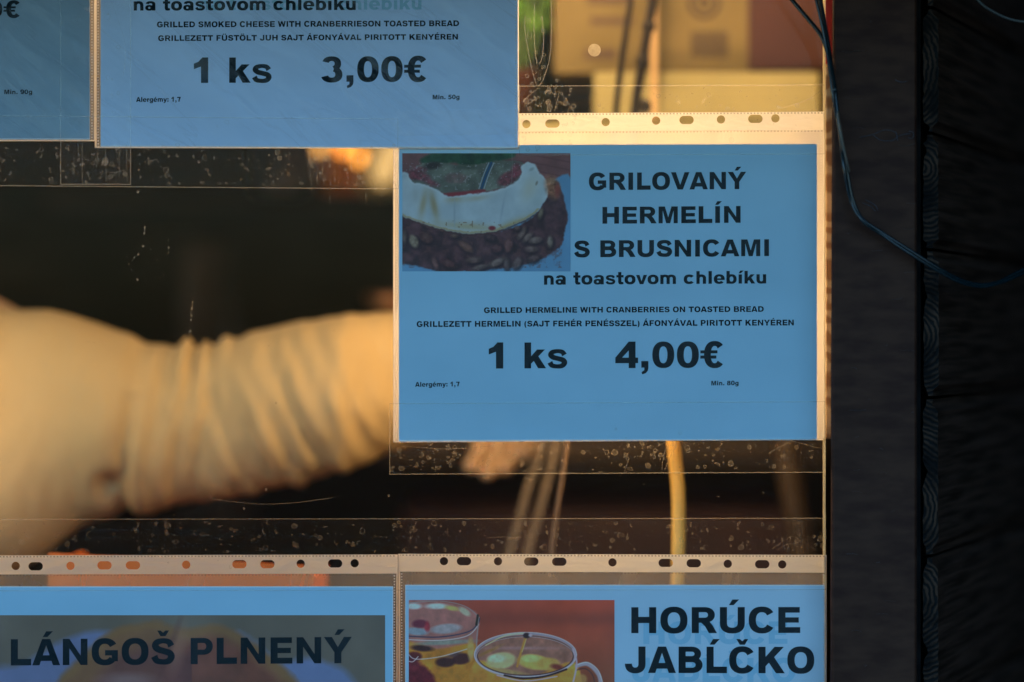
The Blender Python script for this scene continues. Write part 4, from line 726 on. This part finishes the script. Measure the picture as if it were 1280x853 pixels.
rod('upright bright yellow wooden handle below the hermelín sheet', [(838, 470), (843, 560), (848, 620), (848, 690), (846, 760), (842, 850)], .0054, noisy('yellow_wood', (.85, .50, .10), (.75, .42, .08), 30, (1, 1, .2), .5, .1), .12, 'broomstick', 'handle')
rod('thin dim brown rod right of the steel tongs', [(722, 430), (708, 560), (696, 640), (686, 720), (676, 830)], .0020, noisy('brown_rod', (.20, .12, .06), (.14, .08, .04), 30), .16, 'thin_rod', 'rod')
M_TONG = noisy('dull_brass', (.15, .10, .05), (.11, .075, .035), 40, rough=.5)
tongs = tag(empty('serving_tongs', W(690, 520, .32)), 'dull tongs with two long arms held below the hermelín sheet', 'tongs'); L = tongs.location
for P in ([(688, 500), (676, 560), (660, 610), (646, 660), (634, 700), (622, 760)], [(700, 500), (694, 560), (682, 610), (668, 660), (657, 700), (648, 765)]):
    Q = spline(P, 5); g = G(); R_ = []
    for q in Q: c = W(q[0], q[1], .32) - L; R_.append([(c.x - .0034, c.y - .001, c.z), (c.x + .0034, c.y - .001, c.z), (c.x + .0034, c.y + .001, c.z), (c.x - .0034, c.y + .001, c.z)])
    g.loft(R_).build('arm', M_TONG, tongs)
rod('blurred brown stake standing in the lower right corner of the window', [(1000, 470), (985, 560), (992, 620), (1004, 700), (1010, 830)], .012, noisy('brown_stake', (.035, .018, .004), (.06, .034, .008), 12), .42, 'brown_stake', 'stake')

# ------------------------------------------------------------------ the person in the cream shirt (arm across the window)
per = tag(empty('person', (-.60, .36, .12)), 'person in a cream long sleeved shirt reaching right behind the window', 'person'); PL = per.location
dA = .30
top = [(-160, 415), (-80, 388), (0, 380), (60, 388), (110, 404), (150, 416), (186, 427), (212, 431), (235, 424), (268, 430), (300, 418), (345, 410), (400, 400), (440, 393), (500, 388), (560, 392), (600, 402)]
bot = [(-160, 800), (-80, 760), (0, 720), (60, 690), (105, 662), (150, 648), (200, 640), (250, 628), (300, 618), (340, 610), (380, 602), (430, 588), (480, 570), (520, 556), (560, 540), (600, 520)]
tx, ty = zip(*top); bx_, by = zip(*bot)
g = G(); rings = []; NS, NR = 230, 72
for i in range(NS + 1):
    px = -150 + (600 + 150) * i / NS; t_, b_ = np.interp(px, tx, ty), np.interp(px, bx_, by)
    dd = dA + .02 * math.sin(px * .006) + max(0, px - 430) * .0006; c = W(px, (t_ + b_) / 2, dd); h = (b_ - t_) / 2 * S * (D + dd) / D; ry = min(h, .078) * (1 if px > 0 else 1.1)
    ring = []
    for j in range(NR):
        a = 2 * PI * j / NR; u, v = math.cos(a), math.sin(a)     # u: y-direction, v: up
        yy = (1 - v) / 2         # 0 at top, 1 at bottom
        pxs = px
        # folds: diagonal ridges sweeping from top right down to the left underside, crowding at the elbow and cuff side
        env = math.exp(-((pxs - 390) / 190) ** 2) * (.25 + .75 * min(1, max(0, (pxs - 215) / 60)))
        ph = .205 * (pxs - 100 * yy ** 1.6 - 10 * math.sin(yy * 4) + 14 * mnoise.noise(Vector((pxs * .012, yy * 1.5, 7))))
        am = .0034 * env * (.35 + 1.1 * abs(mnoise.noise(Vector((pxs * .02, yy * 2.0, 9)))) * 2)
        f1 = (.5 + .5 * math.sin(ph)) ** .8 * (.35 + .65 * yy) + .5 * math.sin(ph * .43 + 1.3) * yy
        ph2 = (pxs - 60) * .03 - yy * 3.2
        f2 = math.sin(ph2) * .006 * math.exp(-((pxs - 60) / 160) ** 2)
        crk = math.exp(-((pxs - (165 - 30 * (yy - .8))) / 9) ** 2) * (.2 + yy) * -.010 * (yy > .3)
        pck = math.exp(-((pxs - (203 + 8 * math.sin(yy * 6))) / 8) ** 2) * -.004 + math.exp(-((pxs - (252 - 30 * yy)) / 9) ** 2) * -.005 + math.exp(-((pxs - 292 + 50 * yy) / 10) ** 2) * -.0035
        butn = -.016 * math.exp(-((((pxs - 146) / 12) ** 2 + ((yy - .82) / .07) ** 2)))
        scal = .0042 * math.sin((pxs - 190) * 2 * PI / 31 + 1.5 * math.sin(pxs * .05)) * math.exp(-((pxs - 248) / 70) ** 2) * max(0, 1 - yy * 2.6)
        nz = scal * 1.6 + .0035 * mnoise.noise(Vector((px * .02, yy * 3, 1.3))) + .0015 * mnoise.noise(Vector((px * .07, yy * 7 + px * .02, 4)))
        R1 = am * 1.7 * f1 + f2 + crk + pck + butn + nz
        ring.append((c.x + 0.0, c.y + u * (ry + R1), c.z + v * (h + R1 * .6)))
    rings.append([(p[0] - PL.x, p[1] - PL.y, p[2] - PL.z) for p in ring])
g.loft(rings)
# torso, shoulders and far arm as further closed volumes; a voxel remesh joins them into one continuous shirt
def ellring(cx, cy, cz, rx, ry, n=48): return [(cx + rx * math.cos(2 * PI * k / n), cy + ry * math.sin(2 * PI * k / n), cz) for k in range(n)]
T = [(.86, .165, .115), (.95, .160, .112), (1.05, .158, .112), (1.15, .165, .118), (1.25, .172, .122), (1.33, .178, .122), (1.40, .170, .115), (1.45, .140, .100), (1.485, .095, .078), (1.51, .066, .062)]
g.loft([ellring(0.0, .02, z, rx * 1.02, ry) for z, rx, ry in T])
def limb(P, R, n=28): g2 = G().tube([tuple(p) for p in spline(P, 6)], [float(q[0]) for q in spline([(k,) for k in R], 6)], n); k = len(g.v); g.v.extend(g2.v); g.f.extend([tuple(i + k for i in f) for f in g2.f])
limb([(-.06, .02, 1.40), (-.14, .02, 1.36), (-.20, .01, 1.22), (-.23, -.02, 1.08), (-.20, -.12, 1.0), (-.12, -.2, .99)], [.06, .066, .06, .053, .048, .044])
shirt = g.build('shirt', M_SHIRT, per, True)
md = shirt.modifiers.new('join', 'REMESH'); md.mode = 'VOXEL'; md.voxel_size = .003; md.use_smooth_shade = True
md = shirt.modifiers.new('soft', 'SMOOTH'); md.factor = .5; md.iterations = 1
# body: one skinned surface, pelvis root
def skin(name, V, E, R, m, parent, sub=2):
    me = bpy.data.meshes.new(name); me.from_pydata(V, E, []); o = bpy.data.objects.new(name, me); COL.objects.link(o); me.materials.append(m); o.parent = parent
    md = o.modifiers.new('skin', 'SKIN'); md.use_smooth_shade = True
    if not me.skin_vertices: me.skin_vertices.new()
    for i, rr in enumerate(R): me.skin_vertices[0].data[i].radius = rr if hasattr(rr, '__len__') else (rr, rr)
    me.skin_vertices[0].data[0].use_root = True; s_ = o.modifiers.new('sub', 'SUBSURF'); s_.levels = sub; s_.render_levels = sub; return o
def rel(px, py, d): q = W(px, py, d) - PL; return (q.x, q.y, q.z)
elb, wri, plm = rel(545, 462, .40), rel(600, 478, .44), rel(624, 505, .44)
V = [(0, .02, .88), (0, .02, 1.1), (0, .02, 1.38), (0, .02, 1.47), (0.005, .015, 1.53), (.01, .01, 1.60), (.015, .0, 1.68), (.01, .01, 1.74),
     (.10, .01, 1.40), rel(60, 480, .33), rel(300, 510, .31), elb, wri, plm,
     (-.13, .02, 1.38), (-.21, .0, 1.12), (-.13, -.2, .99), (-.06, -.25, .985),
     (.08, .02, .82), (.09, .02, .45), (.09, .03, .08), (.10, -.09, .03), (-.08, .02, .82), (-.09, .02, .45), (-.09, .03, .08), (-.08, -.09, .03)]
E_ = [(0, 1), (1, 2), (2, 3), (3, 4), (4, 5), (5, 6), (6, 7), (2, 8), (8, 9), (9, 10), (10, 11), (11, 12), (12, 13), (2, 14), (14, 15), (15, 16), (16, 17), (0, 18), (18, 19), (19, 20), (20, 21), (0, 22), (22, 23), (23, 24), (24, 25)]
R_ = [(.12, .10), (.12, .09), (.11, .085), .055, .052, (.07, .08), (.078, .092), (.06, .075), .055, .045, .042, .038, .024, (.030, .016), .05, .038, .024, (.03, .016), .075, .05, .035, .03, .075, .05, .035, .03]
skin('body', V, E_, R_, M_SKIN, per)
skin('trousers', [(0, .02, .90), (.085, .02, .80), (.09, .02, .45), (.09, .03, .07), (-.085, .02, .80), (-.09, .02, .45), (-.09, .03, .07), (0, .02, .97)], [(0, 1), (1, 2), (2, 3), (0, 4), (4, 5), (5, 6), (0, 7)], [(.15, .12), .092, .066, .055, .092, .066, .055, (.15, .11)], M_TROUS, per)
# fingers of the reaching hand, closing on the tongs; relaxed second hand
def fingers(base, dirv, side, down, name='finger'):
    base, dirv, side, down = Vector(base), Vector(dirv).normalized(), Vector(side).normalized(), Vector(down).normalized()
    for k, ln in enumerate((.068, .076, .071, .056)):
        o = base + side * (.027 - k * .018); P = [o, o + dirv * ln * .45, o + dirv * ln * .68 + down * ln * .28, o + dirv * ln * .66 + down * ln * .58]
        skin(name, [tuple(p) for p in P], [(0, 1), (1, 2), (2, 3)], [.0095, .009, .008, .0068], M_SKIN, per, 2)
    o = base - dirv * .045 + side * .03; P = [o, o + side * .022 + dirv * .02 + down * .01, o + side * .022 + dirv * .045 + down * .022, o + side * .012 + dirv * .062 + down * .03]
    skin('thumb', [tuple(p) for p in P], [(0, 1), (1, 2), (2, 3)], [.012, .011, .0095, .008], M_SKIN, per, 2)
fingers(rel(630, 508, .43), (.05, -.15, -1), (-.8, -.6, .0), (-.2, -.7, -.1)); fingers((-.045, -.255, .985), (.8, -.5, -.1), (.4, .8, 0), (0, 0, -1))
skin('cuff', [rel(545, 465, .40), rel(575, 472, .42), rel(606, 484, .44)], [(0, 1), (1, 2)], [.052, .044, .040], M_SHIRT, per)
# head details: nose, ears, eyes, mouth, hair (head is beyond the left edge of the picture)
hc = Vector((.015, -.0, 1.65))
G().loft([ellring(hc.x + .084 + k * .004, hc.y, hc.z + .03 - k * .012, .004 + k * .003, .006 + k * .003, 12) for k in range(4)]).build('nose', M_SKIN, per, True)
for s_ in (-1, 1):
    G().lathe([(.001, -.011), (.008, -.008), (.0115, 0), (.008, .008), (.001, .011)], (hc.x + .068, s_ * .030, hc.z + .022), 14).build('eye', mat('eye_white', (.75, .72, .68), .2), per, True)
    G().loft([ellring(hc.x - .005, hc.y + s_ * (.078 + .004 * k), hc.z + .0 + .012 * k, .014 - .002 * abs(k - 1), .006, 12) for k in range(4)]).build('ear', M_SKIN, per, True)
G().tube([(hc.x + .082, -.024, hc.z - .04), (hc.x + .090, 0, hc.z - .037), (hc.x + .082, .024, hc.z - .04)], .005, 8).build('mouth', mat('lips', (.4, .14, .11), .5), per, True)
hr = []
for k in range(11):
    q = PI * k / 20; hr.append(ellring(hc.x - .012, hc.y + .0, hc.z + .045 + .085 * math.sin(q), .098 * max(.03, math.cos(q)), .088 * max(.03, math.cos(q)), 36))
G().loft([ellring(hc.x - .030, hc.y, hc.z - .03, .07, .080, 36)] + hr).build('hair', M_HAIR, per, True)
for o in list(COL.objects):
    if '_d' in o: del o['_d']
